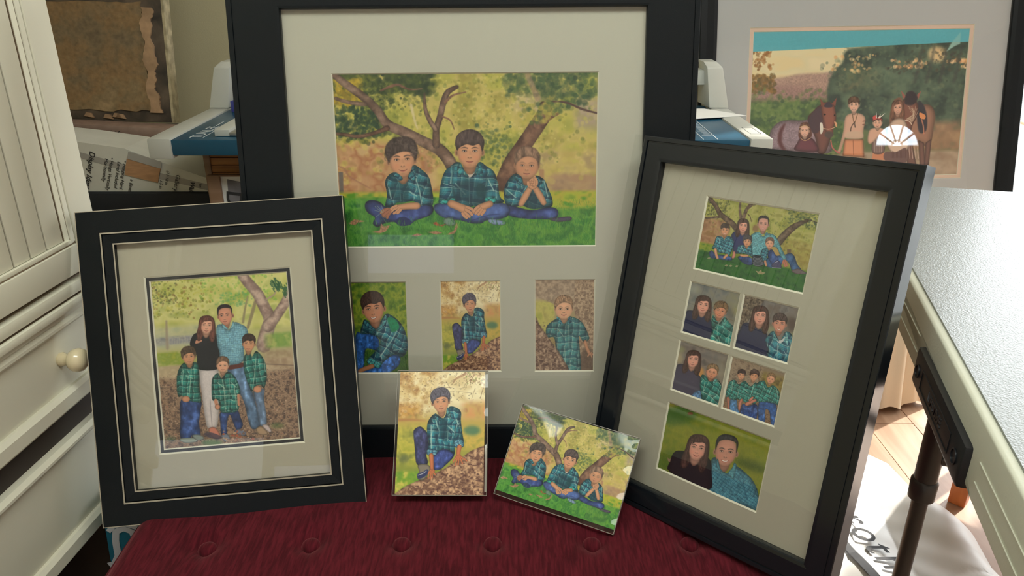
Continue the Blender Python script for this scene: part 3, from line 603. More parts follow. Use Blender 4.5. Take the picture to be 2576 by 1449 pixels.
def family_autumn():
    cv = Canvas(760, 960, [(72, 134), (1076, 68), (1168, 1280), (184, 1368)], 14)
    cv.grad([(0, (160, 164, 84)), (.3, (168, 166, 104)), (.46, (164, 158, 112)), (.54, (150, 146, 96)), (.6, (146, 124, 98)), (1, (96, 80, 68))])
    cv.mottle(.14, [(140, 148, 66), (172, 170, 92), (190, 184, 118), (150, 156, 84)], 0, 0, 1, .34, a=.9, feather=.08)
    cv.mottle(.1, [(150, 156, 140), (172, 168, 140), (140, 146, 130)], 0, .26, .7, .42, a=.7, feather=.2)
    cv.dots(700, 0, 0, .45, .22, .004, .012, [(120, 128, 40), (150, 150, 50), (90, 96, 38), (176, 168, 70), (120, 84, 40)], a=.55, clump=.3)
    cv.dots(240, 0, .0, .2, .16, .004, .010, [(80, 76, 40), (110, 80, 44), (64, 80, 40)], a=.6, clump=.35)
    cv.dots(420, .35, .0, .85, .16, .005, .013, [(96, 150, 50), (130, 168, 60), (84, 140, 54), (170, 180, 90)], a=.5, clump=.25)
    cv.dots(140, .5, .1, .75, .18, .005, .012, [(60, 130, 80), (80, 150, 90)], a=.4)
    cv.mottle(.05, [(120, 120, 130), (150, 146, 140), (110, 110, 116)], 0, .33, .36, .39, a=.8, feather=.25)
    for i in range(22): cv.line([(225 + i * 12, 560 + i * -1.2), (226 + i * 12, 600 - i * 1.2)], 4, (108, 108, 124), soft=1, a=.6)
    cv.line([(205, 630), (200, 540), (196, 430)], [24, 20, 14], (140, 124, 106), soft=4, a=.8)
    cv.line([(790, 480), (820, 380), (845, 290)], [20, 24, 22], (130, 118, 86), soft=3); cv.line([(755, 440), (770, 340), (790, 250)], [18, 14, 10], (134, 124, 90), soft=3)
    tb = bark((132, 108, 98), (176, 152, 136), .04)
    cv.line([(905, 610), (930, 500), (950, 420), (905, 320), (860, 230), (800, 160), (745, 90)], [110, 100, 90, 84, 80, 76, 70], soft=2, tex=tb, rd=22, rdk=.7)
    cv.line([(935, 470), (1000, 390), (1060, 300), (1096, 240)], [90, 72, 70, 76], soft=2, tex=tb, rd=18, rdk=.7)
    cv.line([(925, 272), (980, 240), (1000, 200)], [12, 10, 6], (150, 130, 112), soft=1)
    for i in range(46):
        x = cv.rng.uniform(950, 1080); y = 150 + (x - 950) * .35 + cv.rng.normal(0, 22); cv.line([(x, y), (x + 12, y + 22)], 9, (34, 76, 48), soft=1, a=.8)
    cv.mottle(.06, [(110, 142, 60), (96, 134, 56), (150, 160, 84)], .78, .35, 1, .46, a=.8, feather=.2)
    cv.mottle(.06, [(150, 150, 52), (120, 138, 50), (160, 158, 90)], 0, .42, .3, .515, a=.95, feather=.15)
    cv.mottle(.06, [(176, 156, 124), (160, 140, 112), (186, 168, 136)], 0, .5, 1, .6, a=.9, feather=.15)
    cv.mottle(.05, [(172, 152, 124), (140, 116, 92)], .75, .44, 1, .62, a=.8, feather=.2); cv.line([(920, 745), (1130, 755)], 5, (100, 80, 70), soft=2)
    # fallen leaves
    cv.mottle(.022, [(70, 56, 52), (110, 88, 72), (150, 122, 98), (84, 68, 60)], 0, .57, 1, 1, a=.95, octs=3, feather=.06)
    for i in range(1500):
        u = cv.rng.random(); v = .58 + .42 * cv.rng.random()
        x = 110 + u * 1040 + v * 30; y = 134 + v * 1200 - 70 * u; r = (6 + 12 * (v - .5)) * cv.rng.uniform(.5, 1.3); a = cv.rng.uniform(0, 6)
        c = [(168, 140, 112), (130, 100, 80), (96, 74, 62), (184, 156, 130), (62, 48, 48), (150, 104, 84)][i % 6]
        cv.poly([(x + r * math.cos(a), y + r * .5 * math.sin(a)), (x + r * .7 * math.cos(a + 2), y + r * .4 * math.sin(a + 2)), (x + r * .8 * math.cos(a + 4), y + r * .5 * math.sin(a + 4))], c, smooth=False, a=.8)
    cv.ell(530, 1315, 80, 22, (74, 110, 60), soft=10, a=.8); cv.ell(1000, 1190, 50, 18, (88, 112, 62), soft=10, a=.6); cv.ell(230, 1290, 40, 16, (60, 90, 70), soft=10, a=.6)
    # mother
    cv.poly([(442, 782), (560, 778), (580, 830), (585, 1000), (578, 1100), (562, 1205), (500, 1212), (478, 1130), (455, 960)], (186, 176, 172), soft=1, rd=18, rdk=.7, var=.06)
    cv.line([(515, 1000), (522, 1100), (530, 1200)], 4, (130, 120, 120), soft=1.5)
    cv.poly([(505, 1212), (555, 1206), (592, 1270), (560, 1285), (520, 1262)], (178, 112, 92), soft=1, rd=6); cv.poly([(470, 1250), (520, 1240), (600, 1272), (570, 1290), (500, 1275)], (66, 60, 74), soft=1, a=.8)
    cv.poly([(440, 515), (395, 530), (368, 600), (400, 640), (420, 700), (432, 782), (566, 782), (588, 700), (590, 620), (575, 540), (520, 510)], (28, 32, 36), soft=1, rd=14, rdk=.6, var=.2)
    cv.poly([(415, 570), (450, 566), (455, 580), (410, 596)], (178, 124, 100), soft=1)
    # father
    cv.poly([(640, 770), (760, 740), (800, 870), (850, 1050), (876, 1190), (820, 1215), (790, 1150), (760, 1020), (700, 900)], tex=denim((86, 112, 140), .5), soft=1, rd=20, rdk=.55)
    cv.poly([(650, 760), (750, 735), (756, 765), (656, 785)], (82, 44, 40), soft=1)
    cv.poly([(845, 1215), (885, 1196), (930, 1238), (925, 1255), (870, 1256)], (150, 124, 98), soft=1, rd=6)
    cv.poly([(600, 455), (562, 478), (568, 600), (585, 660), (590, 700), (655, 750), (755, 725), (762, 620), (790, 540), (780, 480), (740, 455), (690, 440), (650, 500)], tex=plaid(15, 0, base=(104, 148, 160), dark=(74, 116, 140), light=(160, 190, 190), mid=(110, 160, 170), fold=.2), soft=1, rd=18, rdk=.65)
    cv.line([(600, 620), (640, 640), (590, 690)], 3, (80, 116, 130), soft=2, a=.5)
    head(cv, 626, 392, 138, -6, hair=(38, 32, 36), style='man', skin=(184, 128, 104), turn=-.4, smile=.6)
    cv.poly([(602, 450), (630, 470), (650, 495), (612, 482)], (112, 160, 170), soft=1, rd=4); cv.poly([(684, 432), (692, 470), (655, 496), (672, 465)], (118, 166, 176), soft=1, rd=4)
    head(cv, 491, 462, 132, 4, hair=(88, 54, 46), style='long', skin=(196, 146, 122), smile=.8)
    # boys
    jb = denim((44, 66, 112), .6)
    cv.poly([(308, 1000), (445, 1010), (446, 1080), (436, 1180), (445, 1270), (385, 1275), (385, 1150), (375, 1290), (303, 1290), (300, 1150)], tex=jb, soft=1, rd=14, rdk=.5)
    cv.poly([(300, 1285), (400, 1280), (425, 1305), (350, 1318), (302, 1305)], (130, 140, 130), soft=1, rd=5); cv.poly([(385, 1262), (440, 1258), (475, 1285), (420, 1298)], (120, 130, 124), soft=1, rd=5)
    shirt(cv, [(325, 735), (285, 790), (272, 870), (278, 960), (290, 985), (310, 975), (345, 1005), (400, 1020), (450, 1018), (440, 930), (438, 830), (430, 750), (395, 730), (365, 770)], 44, 6, pal=TEAL2, rd=14, k=1.1,
          seams=[([(378, 770), (375, 850), (360, 1000)], 6), ([(335, 830), (392, 850)], 6), ([(320, 790), (312, 900)], 5)])
    cv.ell(340, 1000, 30, 24, (182, 128, 98), soft=1, rd=6, rdk=.7)
    head(cv, 360, 692, 118, -6, hair=(74, 60, 48), style='curly', turn=.2, smile=.6)
    cv.poly([(830, 945), (905, 925), (905, 1000), (925, 1175), (870, 1180), (855, 1060)], tex=denim((92, 112, 136), .4), soft=1, rd=12, rdk=.6); cv.poly([(890, 1190), (930, 1185), (958, 1228), (940, 1238)], (176, 160, 156), soft=1, rd=5)
    shirt(cv, [(800, 655), (762, 690), (758, 760), (770, 830), (800, 910), (815, 945), (850, 905), (880, 895), (905, 918), (925, 850), (920, 760), (900, 700), (850, 650), (820, 690)], 44, -4, pal=TEAL2, rd=14, k=1.1,
          seams=[([(848, 700), (840, 800), (822, 930)], 5), ([(862, 740), (915, 745)], 5), ([(905, 700), (915, 800)], 5), ([(880, 830), (922, 835)], 4)])
    cv.ell(858, 928, 30, 26, (182, 128, 98), soft=1, rd=6, rdk=.7)
    head(cv, 796, 598, 116, 2, hair=(50, 38, 34), style='short', turn=-.2, smile=.4)
    cv.poly([(588, 1098), (650, 1085), (710, 1078), (735, 1130), (752, 1190), (715, 1235), (690, 1190), (655, 1110), (635, 1200), (640, 1250), (598, 1262), (590, 1180)], tex=jb, soft=1, rd=12, rdk=.5)
    cv.poly([(596, 1262), (640, 1252), (660, 1290), (620, 1305)], (110, 118, 130), soft=1, rd=5); cv.poly([(690, 1228), (745, 1215), (780, 1250), (740, 1265)], (96, 104, 120), soft=1, rd=5)
    shirt(cv, [(572, 810), (532, 850), (526, 940), (535, 1010), (575, 1010), (590, 1090), (660, 1098), (722, 1075), (712, 975), (735, 960), (722, 890), (690, 830), (640, 800), (600, 850)], 40, 2, pal=TEAL2, rd=12, k=1.2,
          seams=[([(605, 860), (620, 960), (625, 1090)], 7), ([(655, 850), (650, 1090)], 5), ([(570, 880), (620, 920)], 7), ([(670, 880), (705, 915)], 7), ([(690, 900), (708, 1060)], 6), ([(535, 975), (722, 972)], 4)])
    cv.line([(556, 1010), (565, 1050)], [26, 24], (178, 124, 96), soft=1); cv.ell(570, 1056, 20, 22, (178, 124, 96), soft=1, rd=5); cv.line([(720, 970), (722, 1040)], [18, 16], (178, 124, 96), soft=1)
    head(cv, 607, 752, 108, 0, hair=(94, 72, 56), style='fine', young=1, smile=.3, skin=(196, 148, 120))
    for i in range(60):
        x = cv.rng.normal(700, 50); y = cv.rng.normal(1270, 26); r = cv.rng.uniform(6, 16)
        cv.poly([(x, y - r), (x + r, y), (x, y + r * .6), (x - r, y + r * .2)], [(150, 118, 92), (170, 140, 112), (110, 84, 70), (160, 84, 60)][i % 4], smooth=False, a=.85)
    return cv


def mother(cv, x, y, s, rot, body, col=(34, 38, 62)):
    cv.poly(body, col, soft=1.5, rd=30, rdk=.7, var=.15)
    head(cv, x, y, s, rot, hair=(62, 44, 40), style='long', skin=(190, 136, 116), smile=1, turn=.05)


def family_oak():
    cv = Canvas(700, 500, [(232, 72), (1788, 302), (1552, 1408), (40, 1064)], 15)
    cv.grad([(0, (124, 124, 62)), (.4, (136, 130, 66)), (.6, (150, 120, 72)), (.66, (110, 120, 44)), (1, (30, 76, 34))])
    cv.mottle(.1, [(112, 114, 52), (140, 140, 70), (154, 148, 86), (122, 120, 56)], 0, 0, 1, .5, a=.9)
    cv.mottle(.07, [(126, 92, 60), (150, 114, 84), (122, 84, 60)], 0, .26, .28, .64, a=.95, feather=.12)
    cv.mottle(.07, [(140, 130, 64), (122, 108, 52), (150, 138, 80)], .72, .35, 1, .74, a=.9, feather=.12)
    cv.dots(800, 0, 0, 1, .45, .003, .010, [(146, 146, 72), (160, 156, 84), (90, 96, 42), (74, 84, 40), (126, 128, 56)], a=.5)
    dk = [(34, 42, 28), (50, 58, 32), (70, 74, 38)]
    cv.dots(420, 0, 0, .22, .28, .003, .011, dk, a=.6, clump=.25); cv.dots(420, .72, .0, 1, .2, .003, .012, [(34, 52, 40), (48, 66, 42), (70, 84, 48)], a=.6, clump=.25)
    cv.dots(260, .55, .1, .8, .42, .003, .009, [(54, 70, 40), (80, 92, 46)], a=.5, clump=.45)
    b = bark((70, 56, 46), (108, 88, 72), .03)
    cv.line([(240, 90), (330, 190), (400, 310), (480, 380), (560, 440), (620, 510)], [56, 60, 66, 76, 80, 80], tex=b, soft=1.5, rd=16)
    cv.line([(170, 372), (280, 365), (400, 355)], [22, 26, 30], tex=b, soft=1.5); cv.line([(690, 370), (670, 260), (680, 140)], [46, 34, 26], tex=b, soft=1.5); cv.line([(720, 370), (760, 260), (810, 190), (850, 165)], [50, 46, 44, 40], tex=b, soft=1.5); cv.line([(790, 240), (850, 195), (915, 175)], [14, 10, 5], tex=b)
    cv.line([(780, 310), (815, 350), (830, 420)], [12, 10, 5], (70, 52, 40)); cv.line([(1210, 700), (1290, 600), (1400, 500), (1520, 430), (1620, 400)], [100, 100, 90, 60, 26], tex=b, soft=2, rd=22); cv.line([(1560, 380), (1650, 390), (1760, 430)], [8, 12, 12], (50, 40, 36))
    cv.ell(890, 510, 45, 50, (110, 74, 60), soft=12, a=.7); cv.poly([(1328, 790), (1382, 795), (1378, 880), (1325, 870)], (90, 72, 54), soft=2, smooth=False)
    cv.mottle(.05, [(88, 116, 36), (120, 130, 40), (70, 106, 36)], 0, .62, .35, .76, a=.95, feather=.15); cv.mottle(.05, [(96, 116, 40), (76, 106, 40)], .8, .7, 1, .84, a=.9, feather=.2)
    cv.mottle(.04, [(20, 62, 32), (34, 84, 38), (44, 92, 38)], 0, .72, 1, 1, a=.95, feather=.1)
    cv.blades(2600, 0, .72, 1, 1.03, .016, [(20, 66, 34), (50, 104, 44), (76, 120, 50), (90, 120, 46)], a=.5)
    # parents
    cv.poly([(1290, 870), (1370, 845), (1430, 890), (1470, 1000), (1520, 1075), (1400, 1095), (1360, 1000), (1310, 960), (1200, 1040), (1050, 1040), (980, 960), (1100, 900)], tex=denim((50, 84, 124)), soft=1, rd=20); cv.poly([(1395, 1085), (1480, 1062), (1540, 1085), (1600, 1130), (1480, 1140), (1400, 1110)], (88, 76, 78), soft=1, rd=8)
    cv.poly([(940, 560), (850, 580), (815, 640), (830, 800), (840, 900), (990, 940), (1000, 830), (1160, 760), (1240, 900), (1290, 960), (1322, 930), (1260, 800), (1190, 650), (1150, 600), (1060, 575), (990, 620)], tex=plaid(22, 10, base=(84, 136, 140), dark=(56, 106, 118), light=(120, 160, 156), mid=(90, 146, 150), fold=.3), soft=1, rd=18, rdk=.55)
    hand(cv, [[(1290, 950), (1290, 990), (1300, 1030)], [(1305, 950), (1318, 990), (1325, 1025)], [(1280, 950), (1268, 985)]], w=22, skin=(160, 96, 76))
    head(cv, 996, 450, 196, 4, hair=(40, 36, 42), style='man', skin=(176, 128, 112), teeth=True)
    cv.poly([(930, 555), (960, 580), (990, 600), (940, 585)], (90, 140, 144), soft=1); cv.poly([(1048, 560), (1058, 600), (1010, 600)], (60, 104, 116), soft=1)
    mother(cv, 716, 475, 186, 6, [(640, 540), (580, 565), (552, 620), (575, 760), (570, 850), (640, 850), (700, 760), (820, 720), (800, 620), (770, 560)], (38, 44, 82))
    # boys
    jb = denim((44, 66, 110))
    cv.poly([(240, 850), (280, 815), (320, 850), (380, 880), (480, 880), (540, 900), (560, 950), (430, 945), (350, 930), (270, 920)], tex=jb, soft=1, rd=14)
    shirt(cv, [(400, 620), (345, 630), (315, 720), (285, 790), (350, 800), (370, 845), (460, 860), (520, 885), (560, 820), (588, 720), (575, 660), (510, 615), (450, 700)], 48, 12, rd=14, seams=[([(380, 640), (400, 760), (450, 850)], 6), ([(520, 760), (560, 700)], 6)])
    cv.line([(330, 800), (340, 860), (360, 920)], [44, 40, 40], SKIN, soft=1, rd=8); cv.line([(490, 880), (450, 920)], [40, 36], SKIN, soft=1, rd=8)
    head(cv, 466, 535, 150, 4, hair=(58, 48, 46), style='short', teeth=True); cv.poly([(405, 625), (440, 640), (450, 680), (470, 640), (505, 620), (500, 670), (450, 700), (410, 670)], tex=plaid(26, 20, **TEAL), soft=1)
    cv.line([(590, 840), (590, 880), (575, 910)], [36, 44, 40], (170, 112, 96), soft=1, rd=8)
    cv.poly([(640, 900), (760, 890), (840, 930), (845, 1010), (760, 1010), (680, 960)], tex=jb, soft=1, rd=14)
    shirt(cv, [(710, 740), (650, 750), (622, 850), (660, 860), (700, 860), (780, 870), (845, 900), (836, 800), (828, 740), (770, 760)], 44, 12, rd=12, seams=[([(680, 750), (740, 850)], 8)])
    cv.line([(680, 880), (730, 890), (780, 885)], [32, 34, 32], SKIN, soft=1, rd=8)
    head(cv, 772, 690, 140, 6, hair=(58, 54, 58), style='curly', smile=.3); cv.poly([(845, 890), (915, 880), (1000, 900), (995, 1010), (925, 1040), (850, 1000)], (36, 42, 52), soft=1, rd=8)
    for i in range(7): cv.line([(850, 900 + i * 18), (915, 925 + i * 16), (990, 900 + i * 18)], 5, (150, 156, 156), soft=1, a=.7)
    cv.poly([(1070, 820), (1120, 800), (1160, 860), (1210, 930), (1160, 1010), (1110, 1000), (1060, 900)], tex=jb, soft=1, rd=14); cv.poly([(1120, 1000), (1180, 950), (1220, 960), (1250, 1030), (1230, 1060), (1120, 1040)], (60, 60, 84), soft=1, rd=6); cv.line([(1120, 1050), (1240, 1058)], 8, (150, 150, 160), soft=1); cv.line([(1150, 985), (1200, 960)], 6, (170, 170, 180), soft=1)
    shirt(cv, [(1030, 780), (970, 810), (960, 900), (990, 950), (1040, 960), (1060, 860), (1080, 800)], 40, 12, rd=12)
    cv.line([(1020, 960), (1035, 1020)], [34, 34], SKIN, soft=1, rd=8)
    head(cv, 1084, 712, 142, 4, hair=(96, 72, 62), style='fine', young=1, smile=.9, skin=(186, 136, 108))
    cv.poly([(885, 1090), (930, 1105), (965, 1080), (975, 1110), (1025, 1120), (990, 1145), (925, 1140)], (132, 122, 88), smooth=False)
    for x, y in ((480, 1025), (540, 1030), (625, 1035), (240, 925)): cv.poly([(x - 25, y), (x, y - 18), (x + 25, y - 8), (x + 6, y + 14)], (124, 120, 90), smooth=False)
    return cv


def mother_curly():
    cv = Canvas(420, 450, [(388, 70), (1194, 238), (1018, 1120), (245, 886)], 16)
    cv.grad([(0, (96, 98, 94)), (.4, (104, 102, 92)), (1, (96, 92, 76))])
    cv.mottle(.2, [(84, 88, 88), (112, 110, 102), (120, 116, 90)], a=.8); cv.ell(420, 200, 90, 60, (140, 140, 124), soft=40, a=.7); cv.ell(1090, 520, 60, 110, (140, 136, 90), soft=40, a=.7); cv.ell(1020, 600, 60, 140, (84, 76, 66), soft=40, a=.6)
    mother(cv, 575, 450, 290, 8, [(330, 545), (285, 640), (235, 900), (700, 1060), (720, 760), (650, 640), (470, 560)])
    shirt(cv, [(740, 620), (705, 700), (715, 860), (690, 1020), (850, 1080), (1030, 1140), (1075, 830), (1010, 740), (925, 640), (830, 740)], 120, 14, pal=TEAL2, rd=26, seams=[([(830, 740), (800, 880), (850, 1060)], 8), ([(1000, 880), (980, 1080)], 12), ([(870, 800), (960, 830)], 6)])
    head(cv, 850, 540, 250, 14, hair=(96, 74, 52), style='curly', smile=.9, skin=(178, 120, 92))
    cv.poly([(735, 610), (770, 690), (820, 730), (730, 690)], tex=plaid(50, 20, **TEAL2), soft=1); cv.poly([(925, 640), (945, 680), (890, 830), (862, 760), (905, 700)], tex=plaid(50, 20, base=(60, 130, 120), dark=(30, 70, 70), light=(160, 180, 160), mid=(60, 140, 130)), soft=1)
    return cv


def mother_short():
    cv = Canvas(420, 420, [(1270, 292), (2182, 502), (1963, 1408), (1104, 1148)], 17)
    cv.grad([(0, (96, 92, 88)), (.5, (92, 84, 76)), (1, (110, 108, 78))])
    cv.mottle(.16, [(80, 74, 72), (110, 106, 100), (96, 84, 74)], a=.8); cv.ell(2080, 960, 70, 60, (130, 132, 88), soft=25, a=.8); cv.ell(1700, 860, 80, 60, (124, 126, 90), soft=30, a=.8); cv.ell(2060, 780, 90, 110, (66, 52, 46), soft=30, a=.8)
    cv.poly([(1270, 290), (1600, 370), (1500, 500), (1300, 760), (1160, 1160), (1100, 1150)], tex=bark((66, 56, 48), (120, 106, 88), .03), soft=6, smooth=False)
    mother(cv, 1520, 640, 310, 8, [(1290, 750), (1210, 830), (1140, 1160), (1620, 1310), (1640, 1000), (1600, 900), (1420, 800)])
    shirt(cv, [(1745, 890), (1670, 930), (1600, 1040), (1640, 1160), (1640, 1290), (1800, 1370), (1980, 1420), (2060, 1010), (1945, 890), (1840, 1040)], 130, 12, pal=TEAL, rd=26, seams=[([(1800, 1080), (1790, 1330)], 10), ([(1720, 1190), (1840, 1210)], 8), ([(1900, 1200), (1950, 1290)], 9), ([(1630, 1060), (1640, 1130)], 9)])
    head(cv, 1838, 770, 285, 8, hair=(62, 50, 48), style='short', smile=1, teeth=True, skin=(178, 122, 100))
    cv.poly([(1745, 960), (1840, 1040), (1930, 980), (1900, 1050), (1820, 1080)], (170, 172, 168), soft=2)
    cv.poly([(1745, 890), (1760, 960), (1830, 1050), (1740, 1020), (1720, 960)], tex=plaid(60, 20, base=(70, 120, 120), dark=(30, 70, 80), light=(160, 180, 170), mid=(80, 140, 140)), soft=1); cv.poly([(1942, 885), (1968, 960), (1972, 1120), (1910, 1040), (1935, 980)], tex=plaid(60, -20, base=(90, 140, 140), dark=(40, 80, 90), light=(170, 190, 180), mid=(90, 150, 150)), soft=1)
    return cv


def mother_young():
    cv = Canvas(420, 440, [(264, 48), (1020, 270), (855, 1082), (132, 813)], 18)
    cv.grad([(0, (110, 102, 92)), (.5, (92, 84, 76)), (1, (96, 88, 74))])
    cv.mottle(.18, [(84, 76, 72), (116, 106, 96), (100, 96, 92)], a=.8); cv.ell(240, 330, 60, 90, (150, 134, 100), soft=25, a=.8); cv.ell(280, 200, 50, 50, (126, 126, 88), soft=20, a=.7); cv.ell(900, 520, 80, 200, (124, 116, 96), soft=50, a=.6); cv.ell(570, 560, 60, 90, (190, 130, 60), soft=22, a=.75)
    mother(cv, 458, 350, 268, 10, [(270, 420), (200, 480), (130, 810), (440, 930), (570, 860), (590, 660), (500, 560), (380, 470)], (58, 54, 70))
    cv.poly([(440, 930), (480, 860), (560, 830), (600, 900), (610, 1000)], tex=denim((70, 104, 136)), soft=1, rd=14)
    shirt(cv, [(640, 600), (585, 600), (560, 740), (580, 880), (600, 980), (840, 1090), (900, 770), (820, 660), (740, 700)], 90, 18, pal=TEAL2, rd=20, seams=[([(640, 700), (610, 900)], 8), ([(700, 900), (780, 980)], 7), ([(600, 860), (780, 930)], 6), ([(830, 680), (890, 760)], 8)])
    head(cv, 752, 545, 222, 14, hair=(110, 88, 64), style='fine', young=1, smile=1, skin=(182, 128, 100))
    cv.poly([(632, 600), (660, 660), (730, 710), (640, 670)], tex=plaid(40, 20, **TEAL2), soft=1); cv.poly([(815, 650), (830, 680), (780, 750), (770, 700)], tex=plaid(40, 20, base=(80, 140, 130), dark=(40, 80, 80), light=(170, 190, 170), mid=(80, 150, 140)), soft=1)
    return cv


def brothers_row():
    cv = Canvas(420, 440, [(1082, 302), (1930, 572), (1735, 1403), (932, 1108)], 19)
    cv.grad([(0, (126, 110, 90)), (.4, (120, 104, 84)), (1, (84, 66, 50))])
    cv.mottle(.05, [(96, 80, 68), (140, 122, 100), (120, 104, 86)], 0, 0, .65, .6, a=.9, feather=.1); cv.mottle(.12, [(110, 96, 44), (132, 116, 60), (90, 76, 44)], .55, .05, 1, .6, a=.85, feather=.2); cv.mottle(.04, [(60, 44, 38), (130, 104, 76), (96, 74, 56)], 0, .6, 1, 1, a=.9, feather=.15)
    cv.dots(200, 0, .0, .6, .5, .003, .012, [(84, 66, 58), (150, 132, 110)], a=.6)
    jb = denim((40, 74, 124))
    cv.poly([(1060, 980), (1150, 985), (1170, 1100), (1200, 1200), (1060, 1150)], tex=denim((64, 104, 140)), soft=1, rd=14); cv.poly([(1240, 1060), (1340, 1080), (1440, 1060), (1480, 1110), (1440, 1300), (1220, 1220)], tex=denim((30, 56, 104)), soft=1, rd=14); cv.poly([(1500, 1030), (1620, 1030), (1740, 1050), (1775, 1120), (1740, 1380), (1680, 1360), (1660, 1180), (1600, 1150), (1590, 1340), (1490, 1300)], tex=jb, soft=1, rd=14)
    shirt(cv, [(1130, 680), (1050, 700), (1010, 800), (985, 930), (1050, 970), (1150, 990), (1180, 900), (1210, 760), (1170, 740)], 60, 10, pal=TEAL2, rd=14, seams=[([(1090, 700), (1080, 850)], 8)])
    cv.line([(1020, 960), (1030, 1050), (1030, 1130)], [44, 40, 38], (150, 96, 78), soft=1, rd=8); head(cv, 1225, 605, 152, 10, hair=(54, 44, 44), style='short', smile=1, turn=.3)
    shirt(cv, [(1290, 700), (1210, 740), (1180, 860), (1155, 970), (1240, 1000), (1300, 1040), (1440, 1060), (1480, 960), (1500, 800), (1450, 720), (1370, 780)], 60, 8, pal=TEAL2, rd=14, seams=[([(1200, 780), (1165, 940)], 8), ([(1270, 820), (1340, 890)], 8), ([(1420, 760), (1390, 880)], 8)])
    head(cv, 1425, 620, 162, 12, hair=(66, 52, 48), style='curly', smile=.3)
    shirt(cv, [(1590, 700), (1500, 710), (1440, 800), (1380, 930), (1450, 970), (1480, 1030), (1600, 1030), (1740, 1050), (1800, 1070), (1825, 900), (1790, 820), (1720, 770), (1640, 800)], 60, 12, pal=TEAL2, rd=14, seams=[([(1570, 780), (1600, 850)], 9), ([(1700, 800), (1660, 900)], 9), ([(1780, 820), (1800, 1020)], 8), ([(1500, 900), (1400, 870)], 7)])
    head(cv, 1690, 665, 160, 16, hair=(112, 88, 64), style='fine', young=1, smile=.9, skin=(188, 136, 106))
    cv.line([(1230, 990), (1205, 1060), (1195, 1140)], [40, 46, 34], (170, 108, 88), soft=1, rd=8); cv.line([(1440, 1000), (1370, 1030), (1310, 1060)], [44, 54, 56], (170, 108, 88), soft=1, rd=8); cv.line([(1400, 960), (1360, 1000)], [40, 44], (176, 112, 92), soft=1, rd=8)
    return cv


def couple():
    cv = Canvas(560, 430, [(210, 64), (1448, 526), (1263, 1392), (78, 832)], 20)
    cv.grad([(0, (84, 100, 30)), (.4, (118, 122, 36)), (1, (60, 84, 30))])
    cv.mottle(.10, [(96, 110, 34), (124, 124, 38), (108, 112, 36)], a=.8); cv.ell(300, 220, 240, 110, (44, 80, 30), soft=40, a=.85); cv.ell(230, 100, 60, 30, (140, 116, 50), soft=20, a=.6); cv.ell(1200, 830, 240, 60, (40, 60, 26), soft=40, a=.7, ang=20); cv.ell(200, 760, 160, 110, (66, 90, 36), soft=40, a=.7)
    cv.blades(4200, 0, 0, 1, 1.04, .03, [(130, 136, 44), (80, 100, 32), (60, 84, 30), (120, 130, 60)], a=.4)
    cv.ell(455, 200, 34, 18, (96, 56, 34), soft=3); cv.poly([(195, 710), (215, 740), (245, 720), (235, 780), (205, 760)], (130, 104, 84), smooth=False)
    cv.poly([(790, 740), (715, 745), (690, 900), (680, 1110), (1150, 1330), (1285, 1360), (1282, 1160), (1220, 1020), (1150, 940), (1000, 830), (890, 920)], tex=plaid(36, 16, base=(62, 112, 124), dark=(40, 84, 104), light=(112, 150, 150), mid=(66, 120, 132), fold=.25), soft=1.5, rd=36, rdk=.55)
    cv.line([(1090, 960), (1110, 1100), (1150, 1240)], 14, (34, 74, 90), soft=5, a=.6)
    mother(cv, 546, 612, 300, 13, [(360, 640), (270, 660), (230, 760), (230, 890), (680, 1110), (715, 900), (700, 760), (600, 700)], (24, 24, 30))
    head(cv, 886, 662, 345, 8, hair=(44, 46, 48), style='man', skin=(172, 122, 102), teeth=True, smile=1, grin=1.1)
    cv.poly([(790, 740), (820, 860), (880, 915), (820, 890), (770, 820)], (66, 116, 126), soft=1, rd=8); cv.poly([(985, 795), (1015, 830), (975, 985), (915, 910), (960, 860)], tex=plaid(36, -20, base=(76, 130, 136), dark=(50, 96, 110), light=(120, 156, 154), mid=(76, 130, 140), fold=.2), soft=1, rd=8)
    return cv


